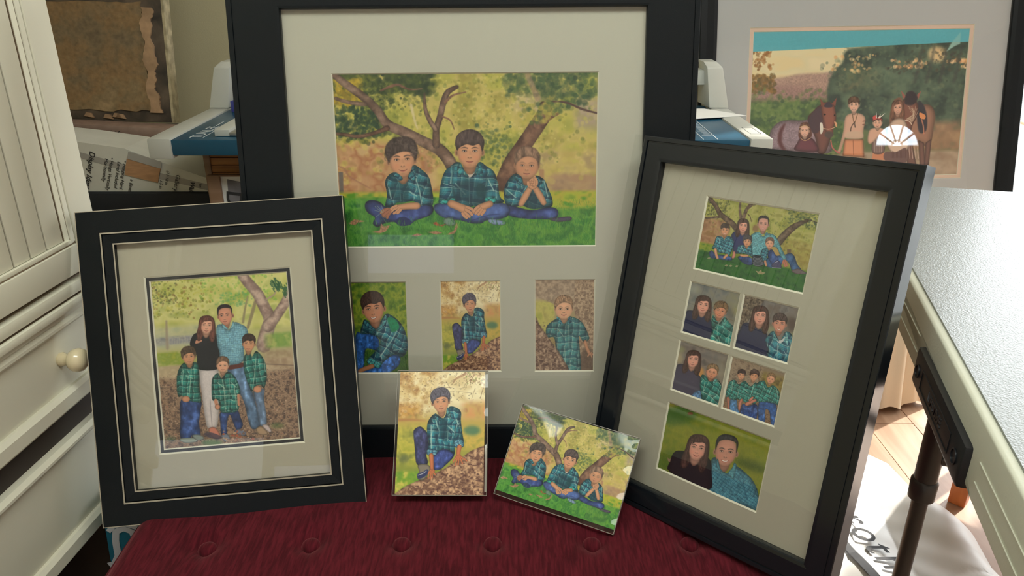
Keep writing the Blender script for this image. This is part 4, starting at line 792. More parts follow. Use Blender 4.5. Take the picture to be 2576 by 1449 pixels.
def horses():
    cv = Canvas(1000, 672, [(470, 238), (2118, 216), (2030, 1324), (419, 1350)], 21)
    cv.grad([(0, (84, 166, 180)), (.14, (96, 172, 180)), (.15, (214, 206, 160)), (.3, (216, 196, 150)), (.36, (176, 146, 130)), (.45, (150, 122, 112)), (.6, (110, 122, 84)), (.78, (90, 108, 70)), (1, (164, 146, 124))])
    cv.poly([(465, 384), (2112, 318), (2112, 560), (465, 560)], (218, 204, 160), smooth=False, soft=1); 
    cv.mottle(.2, [(222, 196, 140), (212, 200, 160), (226, 208, 170)], 0, .14, .4, .3, a=.5, feather=.2)
    cv.poly([(450, 640), (560, 600), (700, 580), (820, 556), (1000, 548), (1120, 545), (1200, 700), (1180, 760), (450, 760)], (168, 138, 124), soft=8, var=.15); cv.poly([(460, 690), (700, 640), (900, 660), (1150, 700), (1150, 780), (460, 780)], (150, 116, 110), soft=14, var=.2, a=.7)
    cv.dots(260, 0, .12, .1, .25, .004, .009, [(150, 100, 50), (176, 124, 70), (120, 84, 44)], a=.7, clump=.4); cv.dots(420, 0, .29, .1, .4, .004, .010, [(150, 110, 56), (120, 92, 50), (96, 84, 50)], a=.7)
    gr = [(88, 116, 62), (110, 132, 76), (68, 96, 54), (60, 84, 60), (128, 146, 88)]
    cv.mottle(.05, gr[:4], 0, .44, .5, .84, a=.95, feather=.1); cv.dots(1300, 0, .42, .46, .86, .004, .011, gr, a=.55)
    cv.poly([(1030, 720), (1050, 600), (1090, 520), (1150, 470), (1180, 380), (1400, 345), (2125, 312), (2110, 930), (1500, 1000), (1100, 900)], tex=bark((50, 66, 58), (92, 112, 90), .07), soft=8)
    cv.mottle(.05, [(120, 120, 80), (96, 108, 80), (150, 130, 90)], .38, .22, .62, .45, a=.5, feather=.3)
    cv.dots(1100, .4, .14, 1, .62, .004, .013, [(66, 86, 72), (90, 110, 88), (50, 64, 56), (110, 122, 90)], a=.5)
    cv.dots(460, .62, .2, 1, .26, .004, .012, [(236, 186, 130), (240, 206, 160), (214, 150, 100)], a=.7, clump=.5); cv.dots(260, .36, .16, .56, .28, .004, .010, [(226, 180, 120), (214, 160, 104), (230, 204, 150)], a=.6, clump=.45); cv.ell(1870, 410, 70, 60, (238, 200, 146), soft=14, a=.8)
    cv.dots(240, .62, .14, 1, .3, .003, .009, [(60, 60, 50), (84, 76, 56)], a=.7, clump=.3)
    for x in (1760, 1850, 1950, 2060): cv.line([(x, 340), (x - 20, 450), (x - 60, 620)], [16, 22, 26], (62, 66, 62), soft=6, a=.6)
    cv.mottle(.06, [(170, 136, 104), (150, 116, 90), (120, 110, 84)], .62, .6, 1, .86, a=.9, feather=.2)
    cv.mottle(.05, [(176, 156, 134), (160, 140, 118), (150, 126, 106)], .38, .82, 1, 1, a=.95, feather=.12)
    cv.poly([(1940, 390), (1990, 310), (2050, 240), (2045, 330), (2000, 350)], (150, 190, 180), soft=3, smooth=False, a=.7)
    cv.poly([(460, 230), (2125, 205), (2112, 316), (466, 386)], (84, 166, 178), smooth=False, var=.03)
    cv.poly([(1940, 390), (1990, 310), (2050, 240), (2045, 330), (2000, 350)], (150, 190, 180), soft=3, smooth=False, a=.5)
    # left horse with pale roan flank
    cv.poly([(585, 1130), (583, 1050), (600, 980), (650, 925), (720, 905), (860, 905), (920, 870), (1000, 880), (1040, 940), (1050, 1060), (1030, 1160)], (142, 122, 130), soft=2, rd=30, rdk=.6, var=.2); cv.line([(705, 935), (672, 1000), (670, 1080), (700, 1130)], [14, 30, 30, 26], (92, 52, 54), soft=6)
    cv.poly([(880, 900), (930, 830), (980, 790), (1040, 800), (1060, 1000), (1040, 1100), (1010, 1160), (960, 1150), (940, 1040)], (112, 72, 64), soft=2, rd=20); cv.poly([(890, 890), (980, 800), (1000, 900), (960, 1000), (900, 980)], (64, 50, 62), soft=4, a=.8)
    cv.poly([(985, 800), (1010, 770), (1060, 770), (1088, 800), (1100, 900), (1080, 960), (1075, 1020), (1040, 1040), (1020, 1000), (1000, 920)], (138, 84, 70), soft=1, rd=14); cv.poly([(975, 735), (1012, 785), (985, 800)], (122, 70, 58), smooth=False); cv.poly([(1105, 732), (1068, 780), (1094, 800)], (122, 70, 58), smooth=False); cv.poly([(1005, 800), (1040, 765), (1075, 800), (1040, 810)], (56, 48, 60), soft=1); cv.ell(1012, 862, 9, 7, (30, 22, 20)); cv.ell(1088, 868, 6, 7, (30, 22, 20)); cv.ell(1045, 1015, 34, 26, (84, 70, 66), soft=3)
    cv.line([(985, 960), (1040, 975), (1090, 960)], 6, (190, 150, 120)); cv.poly([(975, 930), (995, 930), (1000, 985), (980, 1010)], (220, 214, 200)); cv.poly([(1085, 915), (1108, 930), (1100, 960)], (214, 160, 120))
    # right horse
    cv.poly([(1600, 900), (1640, 840), (1760, 790), (1830, 800), (1862, 870), (1850, 960), (1835, 1060), (1800, 1110), (1740, 1080), (1640, 1060)], (150, 112, 92), soft=2, rd=26, rdk=.6); cv.poly([(1730, 760), (1775, 800), (1800, 900), (1790, 990), (1740, 1000), (1720, 880)], (52, 50, 58), soft=4)
    for P in ([(1640, 1050), (1680, 1060), (1720, 1250), (1650, 1250)], [(1735, 1060), (1775, 1080), (1790, 1250), (1745, 1255)], [(1790, 1080), (1835, 1050), (1815, 1250), (1780, 1255)]): cv.poly(P, (110, 80, 72), soft=2, smooth=False, rd=8)
    cv.poly([(1605, 770), (1650, 740), (1700, 745), (1730, 800), (1720, 880), (1690, 940), (1670, 1000), (1620, 1000), (1608, 920)], (120, 78, 66), soft=1, rd=16); cv.poly([(1596, 682), (1640, 730), (1612, 745)], (150, 92, 80), smooth=False); cv.poly([(1752, 684), (1708, 725), (1730, 748)], (150, 92, 80), smooth=False); cv.poly([(1625, 770), (1640, 700), (1690, 690), (1725, 740), (1690, 790), (1640, 790)], (48, 40, 46), soft=3)
    for k in range(9): cv.line([(1650 + k * 10, 800 + (k % 3) * 20), (1700 - k * 2, 850 + k * 9), (1640 + k * 4, 900)], 4, (196, 176, 150), a=.7)
    cv.line([(1610, 905), (1660, 915), (1680, 940)], 8, (200, 180, 160)); cv.poly([(1740, 850), (1785, 870), (1780, 900), (1745, 890)], (214, 140, 90)); cv.line([(1755, 900), (1770, 950), (1775, 1010)], 10, (200, 130, 100), a=.8)
    for k in range(12): cv.line([(1660 + (k % 4) * 22, 1080 + k * 6), (1670 + (k % 4) * 22, 1200)], 5, (196, 172, 156), a=.5)
    sk = (206, 164, 140)
    # girl in wine-red poncho
    cv.poly([(825, 940), (855, 920), (890, 930), (912, 1030), (815, 1040)], (96, 60, 50), soft=1); cv.poly([(800, 1080), (830, 1035), (860, 1050), (900, 1035), (940, 1070), (960, 1145), (785, 1135)], (104, 58, 68), soft=1, rd=14); cv.line([(825, 1040), (860, 1062), (905, 1040)], 5, (190, 150, 110))
    head(cv, 858, 985, 96, 0, hair=(96, 64, 50), style='man', skin=(216, 172, 150), smile=1, teeth=True); cv.line([(822, 962), (858, 945), (894, 965)], 6, (200, 160, 120))
    # tall boy
    cv.poly([(1165, 1050), (1310, 1050), (1318, 1190), (1150, 1178)], (206, 140, 104), soft=1, rd=12, smooth=False); cv.line([(1230, 1050), (1235, 1170)], 4, (150, 90, 60))
    cv.poly([(1210, 855), (1170, 885), (1155, 990), (1120, 1120), (1100, 1150), (1135, 1150), (1175, 1020), (1178, 1045), (1300, 1045), (1300, 1000), (1320, 1100), (1325, 1160), (1310, 1000), (1325, 900), (1300, 862), (1250, 850)], sk, soft=1, rd=12, rdk=.75); cv.line([(1305, 915), (1325, 912)], 7, (120, 70, 60)); cv.line([(1303, 940), (1323, 937)], 5, (120, 70, 60)); cv.line([(1225, 860), (1240, 930), (1265, 855)], 5, (110, 80, 50)); cv.line([(1240, 920), (1216, 960), (1212, 990)], 6, (80, 60, 50)); cv.line([(1240, 920), (1246, 960)], 7, (90, 70, 60))
    cv.poly([(1180, 1000), (1250, 990), (1300, 1000), (1300, 1045), (1180, 1045)], (200, 176, 150), soft=4, a=.6)
    head(cv, 1236, 792, 104, 0, hair=(90, 66, 50), style='short', skin=(216, 174, 150), teeth=True)
    # young boy with feathers
    cv.poly([(1385, 1150), (1470, 1150), (1480, 1212), (1375, 1205)], (200, 132, 98), smooth=False); cv.poly([(1390, 1020), (1460, 1015), (1470, 1150), (1380, 1152)], (120, 96, 92), soft=1, rd=6); [cv.line([(1395 + 14 * k, 1040), (1395 + 14 * k, 1150)], 4, (196, 180, 160)) for k in range(5)]
    cv.poly([(1395, 965), (1355, 985), (1342, 1060), (1360, 1090), (1400, 1060), (1430, 1030), (1455, 1060), (1480, 1100), (1485, 1000), (1445, 965)], sk, soft=1, rd=8, rdk=.75)
    head(cv, 1418, 925, 88, 0, hair=(80, 56, 50), style='short', skin=(214, 170, 146), young=1); cv.line([(1385, 905), (1418, 893), (1452, 905)], 10, (150, 70, 66)); cv.poly([(1380, 885), (1405, 868), (1412, 895), (1392, 905)], (196, 80, 76))
    for p in ([(1410, 890), (1408, 848)], [(1430, 890), (1474, 856)], [(1425, 890), (1440, 865)]): cv.line(p, [7, 3], (236, 230, 220))
    # young woman
    cv.poly([(1530, 780), (1560, 742), (1605, 745), (1610, 860), (1600, 920), (1520, 940), (1510, 880)], (120, 86, 70), soft=2); head(cv, 1572, 812, 104, 0, hair=(112, 78, 62), style='long', skin=(206, 160, 138), teeth=True)
    cv.poly([(1500, 960), (1550, 900), (1620, 900), (1650, 980), (1640, 1100), (1500, 1100)], (196, 168, 148), soft=2, rd=12); cv.poly([(1500, 1070), (1650, 1060), (1640, 1150), (1560, 1180), (1510, 1130)], (206, 180, 160), soft=1, rd=8); cv.poly([(1480, 1150), (1560, 1150), (1640, 1120), (1640, 1230), (1480, 1215)], (110, 84, 80), soft=2)
    for k in range(12): cv.line([(1525 + 10 * k, 1150 - abs(k - 4) * 2), (1524 + 10 * k, 1195)], 4, (84, 56, 54), a=.8)
    cv.line([(1060, 1060), (1075, 1120), (1130, 1160)], 9, (196, 96, 96), a=.9)
    return cv


PICTURES = {}


def picture(fn, gain=1.0):
    """paint once, hand out one packed Blender image"""
    if fn.__name__ not in PICTURES:
        cv = fn()
        im = bpy.data.images.new(fn.__name__, cv.W, cv.H, float_buffer=False)
        px = np.ones((cv.H, cv.W, 4), np.float32); px[..., :3] = np.clip(cv.img[::-1], 0, 1)
        im.pixels.foreach_set(px.ravel()); im.update(); im.pack()
        PICTURES[fn.__name__] = im
    return PICTURES[fn.__name__]
# ---------------------------------------------------------------- materials
def nmat(name):
    m = bpy.data.materials.new(name); m.use_nodes = True
    nt = m.node_tree; return m, nt, nt.nodes, nt.links, nt.nodes['Principled BSDF']


def mat(name, col, rough=.6, spec=.5, metal=0, var=0, vscale=20, bump=0, bscale=200, coat=0, stretch=None, sheen=0, col2=None):
    m, nt, N, L, P = nmat(name)
    c = tuple(col) + (1,) if len(col) == 3 else col
    P.inputs['Base Color'].default_value = c; P.inputs['Roughness'].default_value = rough
    P.inputs['Specular IOR Level'].default_value = spec; P.inputs['Metallic'].default_value = metal
    P.inputs['Coat Weight'].default_value = coat; P.inputs['Sheen Weight'].default_value = sheen
    if var or bump:
        tc = N.new('ShaderNodeTexCoord'); mp = N.new('ShaderNodeMapping'); L.new(tc.outputs['Object'], mp.inputs[0])
        if stretch: mp.inputs['Scale'].default_value = stretch
    if var:
        t = N.new('ShaderNodeTexNoise'); t.inputs['Scale'].default_value = vscale; t.inputs['Detail'].default_value = 5
        L.new(mp.outputs[0], t.inputs['Vector'])
        r = N.new('ShaderNodeValToRGB'); r.color_ramp.elements[0].position = .3; r.color_ramp.elements[1].position = .7
        b = col2 if col2 else tuple(v * (1 + var) for v in c[:3])
        r.color_ramp.elements[0].color = tuple(v * (1 - var) for v in c[:3]) + (1,); r.color_ramp.elements[1].color = tuple(min(1, v) for v in b[:3]) + (1,)
        L.new(t.outputs[0], r.inputs[0]); L.new(r.outputs[0], P.inputs['Base Color'])
    if bump:
        t = N.new('ShaderNodeTexNoise'); t.inputs['Scale'].default_value = bscale; t.inputs['Detail'].default_value = 4
        L.new(mp.outputs[0], t.inputs['Vector'])
        bm_ = N.new('ShaderNodeBump'); bm_.inputs['Strength'].default_value = bump; bm_.inputs['Distance'].default_value = .002
        L.new(t.outputs[0], bm_.inputs['Height']); L.new(bm_.outputs[0], P.inputs['Normal'])
    return m


def glass_mat(name, rough=.0, ior=1.5, tint=(1, 1, 1)):
    """thin pane: clear, with a Fresnel mirror on top"""
    m = bpy.data.materials.new(name); m.use_nodes = True; N = m.node_tree.nodes; L = m.node_tree.links; N.clear()
    o = N.new('ShaderNodeOutputMaterial'); mx = N.new('ShaderNodeMixShader'); f = N.new('ShaderNodeFresnel')
    gm = N.new('ShaderNodeNewGeometry'); mr = N.new('ShaderNodeMapRange'); mr.inputs[3].default_value = ior; mr.inputs[4].default_value = 1 / ior
    L.new(gm.outputs['Backfacing'], mr.inputs[0]); L.new(mr.outputs[0], f.inputs[0])      # same mirror strength on both faces of the thin pane
    t = N.new('ShaderNodeBsdfTransparent'); t.inputs[0].default_value = tint + (1,); g = N.new('ShaderNodeBsdfGlossy'); g.inputs['Roughness'].default_value = rough
    L.new(f.outputs[0], mx.inputs[0]); L.new(t.outputs[0], mx.inputs[1]); L.new(g.outputs[0], mx.inputs[2]); L.new(mx.outputs[0], o.inputs[0])
    return m


def print_mat(fn, gain, rough=.45, warm=(1, 1, 1), sat=1.0):
    m, nt, N, L, P = nmat('photo_paper_' + fn.__name__)
    tx = N.new('ShaderNodeTexImage'); tx.image = picture(fn); tx.interpolation = 'Cubic'; tx.extension = 'EXTEND'
    mu = N.new('ShaderNodeMix'); mu.data_type = 'RGBA'; mu.blend_type = 'MULTIPLY'; mu.inputs[0].default_value = 1
    mu.inputs[7].default_value = (gain * warm[0], gain * warm[1], gain * warm[2], 1)
    L.new(tx.outputs[0], mu.inputs[6]); L.new(mu.outputs[2], P.inputs['Base Color'])
    P.inputs['Roughness'].default_value = rough; P.inputs['Specular IOR Level'].default_value = .3
    return m


def glow(name, col, s):
    m = bpy.data.materials.new(name); m.use_nodes = True; N = m.node_tree.nodes; N.clear()
    e = N.new('ShaderNodeEmission'); e.inputs[0].default_value = tuple(col) + (1,); e.inputs[1].default_value = s
    o = N.new('ShaderNodeOutputMaterial'); m.node_tree.links.new(e.outputs[0], o.inputs[0]); return m


def wood_mat(name, c1, c2, scale=(1, 12, 12), rough=.45, vs=3.0):
    m, nt, N, L, P = nmat(name)
    tc = N.new('ShaderNodeTexCoord'); mp = N.new('ShaderNodeMapping'); mp.inputs['Scale'].default_value = scale
    t = N.new('ShaderNodeTexNoise'); t.inputs['Scale'].default_value = vs; t.inputs['Detail'].default_value = 8; t.inputs['Distortion'].default_value = .6
    r = N.new('ShaderNodeValToRGB'); r.color_ramp.elements[0].position = .35; r.color_ramp.elements[1].position = .66
    r.color_ramp.elements[0].color = tuple(c1) + (1,); r.color_ramp.elements[1].color = tuple(c2) + (1,)
    L.new(tc.outputs['Object'], mp.inputs[0]); L.new(mp.outputs[0], t.inputs['Vector']); L.new(t.outputs[0], r.inputs[0]); L.new(r.outputs[0], P.inputs['Base Color'])
    P.inputs['Roughness'].default_value = rough
    return m


M = dict(
    black=mat('satin_black_lacquer', (.0055, .0078, .0095), .34, .25, bump=.12, bscale=900),
    black_matte=mat('black_mat_board', (.012, .014, .018), .8),
    pin=mat('rubbed_through_edge', (.42, .37, .28), .6),
    board=mat('cream_mat_board', (.50, .485, .39), .9, .1, bump=.08, bscale=1500), board_l=mat('yellowed_mat_board', (.475, .44, .33), .9, .1, bump=.08, bscale=1500), board_r=mat('shaded_mat_board', (.445, .42, .325), .9, .1, bump=.08, bscale=1500),  # board_r: darker copy of board, the weaker light put into its colour
    bevel=mat('mat_bevel_core', (.74, .71, .56), .9, .1),
    grey_board=mat('grey_mat_board', (.50, .515, .51), .9, .1, bump=.08, bscale=1200),
    peach=mat('peach_mat_board', (.76, .57, .45), .9, .1),
    backing=mat('brown_backing_paper', (.22, .15, .09), .9),
    glass=glass_mat('picture_glass'),
    sleeve=glass_mat('clear_sleeve', .06, 1.45),
    red=None, cream=mat('cream_paint', (.72, .70, .57), .42, .4, bump=.04, bscale=60), umber=mat('umber_brown', (.17, .12, .075), .6),
    knob=mat('ivory_ceramic', (.72, .62, .40), .2, .6, coat=.5),
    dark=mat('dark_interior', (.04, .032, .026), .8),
    wall=mat('khaki_wall_paint', (.66, .60, .385), .85, .2, bump=.15, bscale=260),
    white=mat('white_paint', (.74, .73, .70), .6), ceiling=mat('ceiling_paint', (.78, .77, .73), .9),
    floor=None,
    blue=mat('blue_enamel', (.009, .080, .15), .28, .5), grey=mat('warm_grey_enamel', (.55, .56, .52), .35, .5, bump=.05, bscale=700),
    alu=mat('aluminium', (.55, .56, .57), .3, .5, 1.0), paper=mat('white_paper', (.86, .86, .84), .8),
    ink=mat('printing_ink', (.03, .03, .035), .6), white_ink=mat('white_ink', (.72, .76, .80), .5),
    box=mat('white_carton', (.70, .70, .64), .75, .3, var=.06, vscale=12), kraft=mat('kraft_card', (.48, .27, .14), .8, var=.15, vscale=30, stretch=(1, 1, 6)),
    tape=mat('packing_tape', (.40, .39, .37), .2, .6), lime=mat('pale_yellow_board', (.52, .52, .28), .8),
    mauve=mat('mauve_moulding', (.32, .22, .18), .5, .4, var=.15, vscale=40), navy=mat('navy_carton', (.010, .014, .022), .6),
    steel=mat('bronze_grey_steel', (.095, .092, .09), .34, .5, .6), plastic=mat('black_plastic', (.012, .014, .018), .38, .5),
    table=mat('speckled_white_plastic', (.215, .23, .22), .34, .5, bump=.3, bscale=420), skirt=mat('sage_grey_plastic', (.66, .67, .56), .45, .5, bump=.1, bscale=300),
    cloth=mat('cream_curtain', (.80, .74, .58), .9, .1, bump=.2, bscale=300), bag=mat('white_plastic_bag', (.84, .83, .80), .45, .5, bump=.0),
    teal=mat('teal_tote', (.012, .17, .26), .7), orange=wood_mat('orange_wood', (.50, .13, .035), (.62, .20, .06), (8, 8, 1)),
    pine=wood_mat('pine_strips', (.30, .11, .028), (.50, .23, .075), (1.2, 14, 14)), tanwood=wood_mat('tan_moulding', (.26, .15, .09), (.34, .21, .14), (1, 14, 14)),
    desk=wood_mat('work_table_top', (.15, .10, .06), (.22, .15, .09)), grey_paper=mat('grey_certificate', (.20, .19, .21), .8, var=.3, vscale=25),
)
# red chenille: fine vertical pile lines
m, nt, N, L, P = nmat('red_chenille')
tc = N.new('ShaderNodeTexCoord'); mp = N.new('ShaderNodeMapping'); mp.inputs['Scale'].default_value = (260, 34, 34)
t = N.new('ShaderNodeTexNoise'); t.inputs['Scale'].default_value = 1.0; t.inputs['Detail'].default_value = 4; t.inputs['Distortion'].default_value = .5
r = N.new('ShaderNodeValToRGB'); r.color_ramp.elements[0].position = .36; r.color_ramp.elements[1].position = .68
r.color_ramp.elements[0].color = (.047, .0034, .0068, 1); r.color_ramp.elements[1].color = (.108, .0095, .017, 1)
L.new(tc.outputs['Object'], mp.inputs[0]); L.new(mp.outputs[0], t.inputs['Vector']); L.new(t.outputs[0], r.inputs[0]); L.new(r.outputs[0], P.inputs['Base Color'])
b = N.new('ShaderNodeBump'); b.inputs['Strength'].default_value = .6; b.inputs['Distance'].default_value = .0015; L.new(t.outputs[0], b.inputs['Height']); L.new(b.outputs[0], P.inputs['Normal'])
P.inputs['Roughness'].default_value = .85; P.inputs['Sheen Weight'].default_value = .25; P.inputs['Sheen Tint'].default_value = (.8, .3, .3, 1); P.inputs['Specular IOR Level'].default_value = .1
M['red'] = m
M['floor'] = wood_mat('oak_plank', (.40, .24, .15), (.56, .37, .25), (12, 1.2, 1), .42, 2.2)


# ---------------------------------------------------------------- builders
def link(name, me, mats, parent=None, mw=None):
    o = bpy.data.objects.new(name, me); COL.objects.link(o)
    for m_ in (mats if isinstance(mats, (list, tuple)) else [mats]): me.materials.append(m_)
    if parent is not None: o.parent = parent
    if mw is not None: o.matrix_basis = mw
    return o


def bmo(name, bm, mats, parent=None, smooth=False, mw=None):
    bmesh.ops.recalc_face_normals(bm, faces=bm.faces)
    me = bpy.data.meshes.new(name); bm.to_mesh(me); bm.free()
    if smooth:
        for p in me.polygons: p.use_smooth = True
        try: me.set_sharp_from_angle(angle=R_(40))
        except Exception: pass
    return link(name, me, mats, parent, mw)


def box(bm, x0, x1, y0, y1, z0, z1, bev=0, mi=0):
    vs = [bm.verts.new(p) for p in ((x0, y0, z0), (x1, y0, z0), (x1, y1, z0), (x0, y1, z0), (x0, y0, z1), (x1, y0, z1), (x1, y1, z1), (x0, y1, z1))]
    fs = [bm.faces.new([vs[i] for i in f]) for f in ((3, 2, 1, 0), (4, 5, 6, 7), (0, 1, 5, 4), (1, 2, 6, 5), (2, 3, 7, 6), (3, 0, 4, 7))]
    for f in fs: f.material_index = mi
    if bev: bmesh.ops.bevel(bm, geom=list({e for f in fs for e in f.edges}), offset=bev, segments=2, profile=.6, affect='EDGES')
    return vs


def bx(name, x0, x1, y0, y1, z0, z1, m, parent=None, bev=0, mw=None):
    bm = bmesh.new(); box(bm, x0, x1, y0, y1, z0, z1, bev); return bmo(name, bm, m, parent, smooth=bev > 0, mw=mw)


def prism(bm, pts, y0, y1, bev=0, ax=1):
    """extrude a polygon given in (x, z) from y0 to y1"""
    def P3(p, y): return (p[0], y, p[1]) if ax == 1 else ((y, p[0], p[1]) if ax == 0 else (p[0], p[1], y))
    a = [bm.verts.new(P3(p, y0)) for p in pts]; b_ = [bm.verts.new(P3(p, y1)) for p in pts]
    fs = [bm.faces.new(a), bm.faces.new(b_[::-1])]
    n = len(pts)
    for i in range(n): fs.append(bm.faces.new((a[i], b_[i], b_[(i + 1) % n], a[(i + 1) % n])))
    if bev: bmesh.ops.bevel(bm, geom=list({e for f in fs for e in f.edges}), offset=bev, segments=2, profile=.6, affect='EDGES')


def pr(name, pts, y0, y1, m, parent=None, bev=0, ax=1, mw=None):
    bm = bmesh.new(); prism(bm, pts, y0, y1, bev, ax); return bmo(name, bm, m, parent, smooth=bev > 0, mw=mw)


def lathe(name, prof, m, parent=None, seg=28, mw=None, cap=True):
    bm = bmesh.new(); rings = []
    for r_, z in prof: rings.append([bm.verts.new((r_ * math.cos(2 * math.pi * i / seg), r_ * math.sin(2 * math.pi * i / seg), z)) for i in range(seg)])
    for a, b_ in zip(rings, rings[1:]):
        for i in range(seg): bm.faces.new((a[i], a[(i + 1) % seg], b_[(i + 1) % seg], b_[i]))
    if cap: bm.faces.new(rings[0][::-1]); bm.faces.new(rings[-1])
    return bmo(name, bm, m, parent, True, mw)


def tube(name, p0, p1, r_, m, parent=None, seg=20, r1=None):
    p0, p1 = Vector(p0), Vector(p1); d = p1 - p0; q = d.to_track_quat('Z', 'Y').to_matrix().to_4x4()
    return lathe(name, [(r_, 0), (r1 or r_, d.length)], m, parent, seg, Matrix.Translation(p0) @ q)


def sheet(name, nx, ny, fn, m, parent=None, thick=0, mw=None, uv=False):
    me = bpy.data.meshes.new(name)
    V = [fn(i / nx, j / ny) for j in range(ny + 1) for i in range(nx + 1)]
    F = [(j * (nx + 1) + i, j * (nx + 1) + i + 1, (j + 1) * (nx + 1) + i + 1, (j + 1) * (nx + 1) + i) for j in range(ny) for i in range(nx)]
    me.from_pydata(V, [], F)
    for p in me.polygons: p.use_smooth = True
    if uv:
        ul = me.uv_layers.new(name='UVMap')
        for lp in me.loops:
            i = lp.vertex_index; ul.data[lp.index].uv = ((i % (nx + 1)) / nx, (i // (nx + 1)) / ny)
    o = link(name, me, m, parent, mw)
    if thick:
        s = o.modifiers.new('thickness', 'SOLIDIFY'); s.thickness = thick; s.offset = 0
    return o


def thing(name, label, cat, mw=None, loc=None, group=None):
    o = bpy.data.objects.new(name, None); COL.objects.link(o); o.empty_display_size = .05
    if mw is not None: o.matrix_world = mw
    if loc is not None: o.location = loc
    return tag(o, label, cat, group)


def tag(o, label, cat, group=None):
    o['label'] = label; o['category'] = cat
    if group: o['group'] = group
    return o


def struct(o): o['kind'] = 'structure'; return o


def text(name, body, size, m, parent, loc, rot=(0, 0, 0), ext=.0002, shear=0, sx=1, align='LEFT', offset=0, spacing=1):
    c = bpy.data.curves.new(name, 'FONT'); c.body = body; c.size = size; c.extrude = ext; c.shear = shear; c.align_x = align; c.offset = offset
    c.space_character = spacing; c.resolution_u = 6
    o = bpy.data.objects.new(name, c); COL.objects.link(o); c.materials.append(m); o.parent = parent
    bpy.context.view_layer.update(); me = bpy.data.meshes.new_from_object(o.evaluated_get(bpy.context.evaluated_depsgraph_get()))
    bpy.data.objects.remove(o); me.materials.clear(); o = link(name, me, m, parent)
    o.location = loc; o.rotation_euler = rot; o.scale = (sx, 1, 1); return o


def pose(right, down, tl, w, h):
    """matrix of a leaning rectangle: origin at its bottom centre, x along its width, z up its face, y into its depth"""
    r_ = Vector(right).normalized(); u = -(Vector(down)); u = (u - u.dot(r_) * r_).normalized(); y = u.cross(r_)
    o = Vector(tl) + r_ * (w / 2) - u * h
    m_ = Matrix((r_, y, u)).transposed().to_4x4(); m_.translation = o; return m_


IN = .0254


def rails(parent, w, h, bar, prof, m, name='frame_rail', lab=None):
    """four mitred lengths of moulding round a w x h outer size; prof = closed list of (distance in from outer edge, depth)"""
    for k in range(4):
        bm = bmesh.new(); rings = []
        for end in (0, 1):
            ring = []
            for u, y in prof:
                s = (-1 if end == 0 else 1)
                if k == 0: p = (s * (w / 2 - u), y, h - u)
                elif k == 1: p = (s * (w / 2 - u), y, u)
                elif k == 2: p = (-w / 2 + u, y, u if end == 0 else h - u)
                else: p = (w / 2 - u, y, u if end == 0 else h - u)
                ring.append(bm.verts.new(p))
            rings.append(ring)
        a, b_ = rings; n = len(a)
        for i in range(n): bm.faces.new((a[i], b_[i], b_[(i + 1) % n], a[(i + 1) % n]))
        bm.faces.new(a); bm.faces.new(b_[::-1])
        o = bmo(name, bm, m, parent)
        if lab: o['label'] = lab


def ringstrip(parent, name, w, h, u0, u1, y, m, lab=None, dy=.0005):
    """thin inlaid line running round the frame"""
    bm = bmesh.new()
    for x0, x1, z0, z1 in ((-w / 2 + u0, w / 2 - u0, h - u1, h - u0), (-w / 2 + u0, w / 2 - u0, u0, u1), (-w / 2 + u0, -w / 2 + u1, u1, h - u1), (w / 2 - u1, w / 2 - u0, u1, h - u1)):
        box(bm, x0, x1, y, y + dy, z0, z1)
    o = bmo(name, bm, m, parent)
    if lab: o['label'] = lab
    return o


def matboard(parent, x0, x1, z0, z1, y, holes, m, mb, bev=.0022, name='mat_board', lab=None, th=.0016):
    """board with bevelled windows; holes = (x0, x1, z0, z1)"""
    xs = sorted({x0, x1, *[v for h_ in holes for v in h_[:2]]}); zs = sorted({z0, z1, *[v for h_ in holes for v in h_[2:]]})
    bm = bmesh.new(); vc = {}
    def V(x, yy, z):
        k = (round(x, 6), round(yy, 6), round(z, 6))
        if k not in vc: vc[k] = bm.verts.new((x, yy, z))
        return vc[k]
    for i in range(len(xs) - 1):
        for j in range(len(zs) - 1):
            cx, cz = (xs[i] + xs[i + 1]) / 2, (zs[j] + zs[j + 1]) / 2
            if any(h_[0] < cx < h_[1] and h_[2] < cz < h_[3] for h_ in holes): continue
            f = bm.faces.new((V(xs[i], y, zs[j]), V(xs[i + 1], y, zs[j]), V(xs[i + 1], y, zs[j + 1]), V(xs[i], y, zs[j + 1]))); f.material_index = 0
    for a, b_, c, d in holes:
        O = [(a, c), (b_, c), (b_, d), (a, d)]; I = [(a + bev, c + bev), (b_ - bev, c + bev), (b_ - bev, d - bev), (a + bev, d - bev)]
        for k in range(4):
            p, q = O[k], O[(k + 1) % 4]; s, t_ = I[(k + 1) % 4], I[k]
            f = bm.faces.new([bm.verts.new(v) for v in ((p[0], y, p[1]), (q[0], y, q[1]), (s[0], y + th, s[1]), (t_[0], y + th, t_[1]))]); f.material_index = 1
    me = bpy.data.meshes.new(name); bm.normal_update(); bm.to_mesh(me); bm.free()
    o = link(name, me, [m, mb], parent)
    if lab: o['label'] = lab
    return o


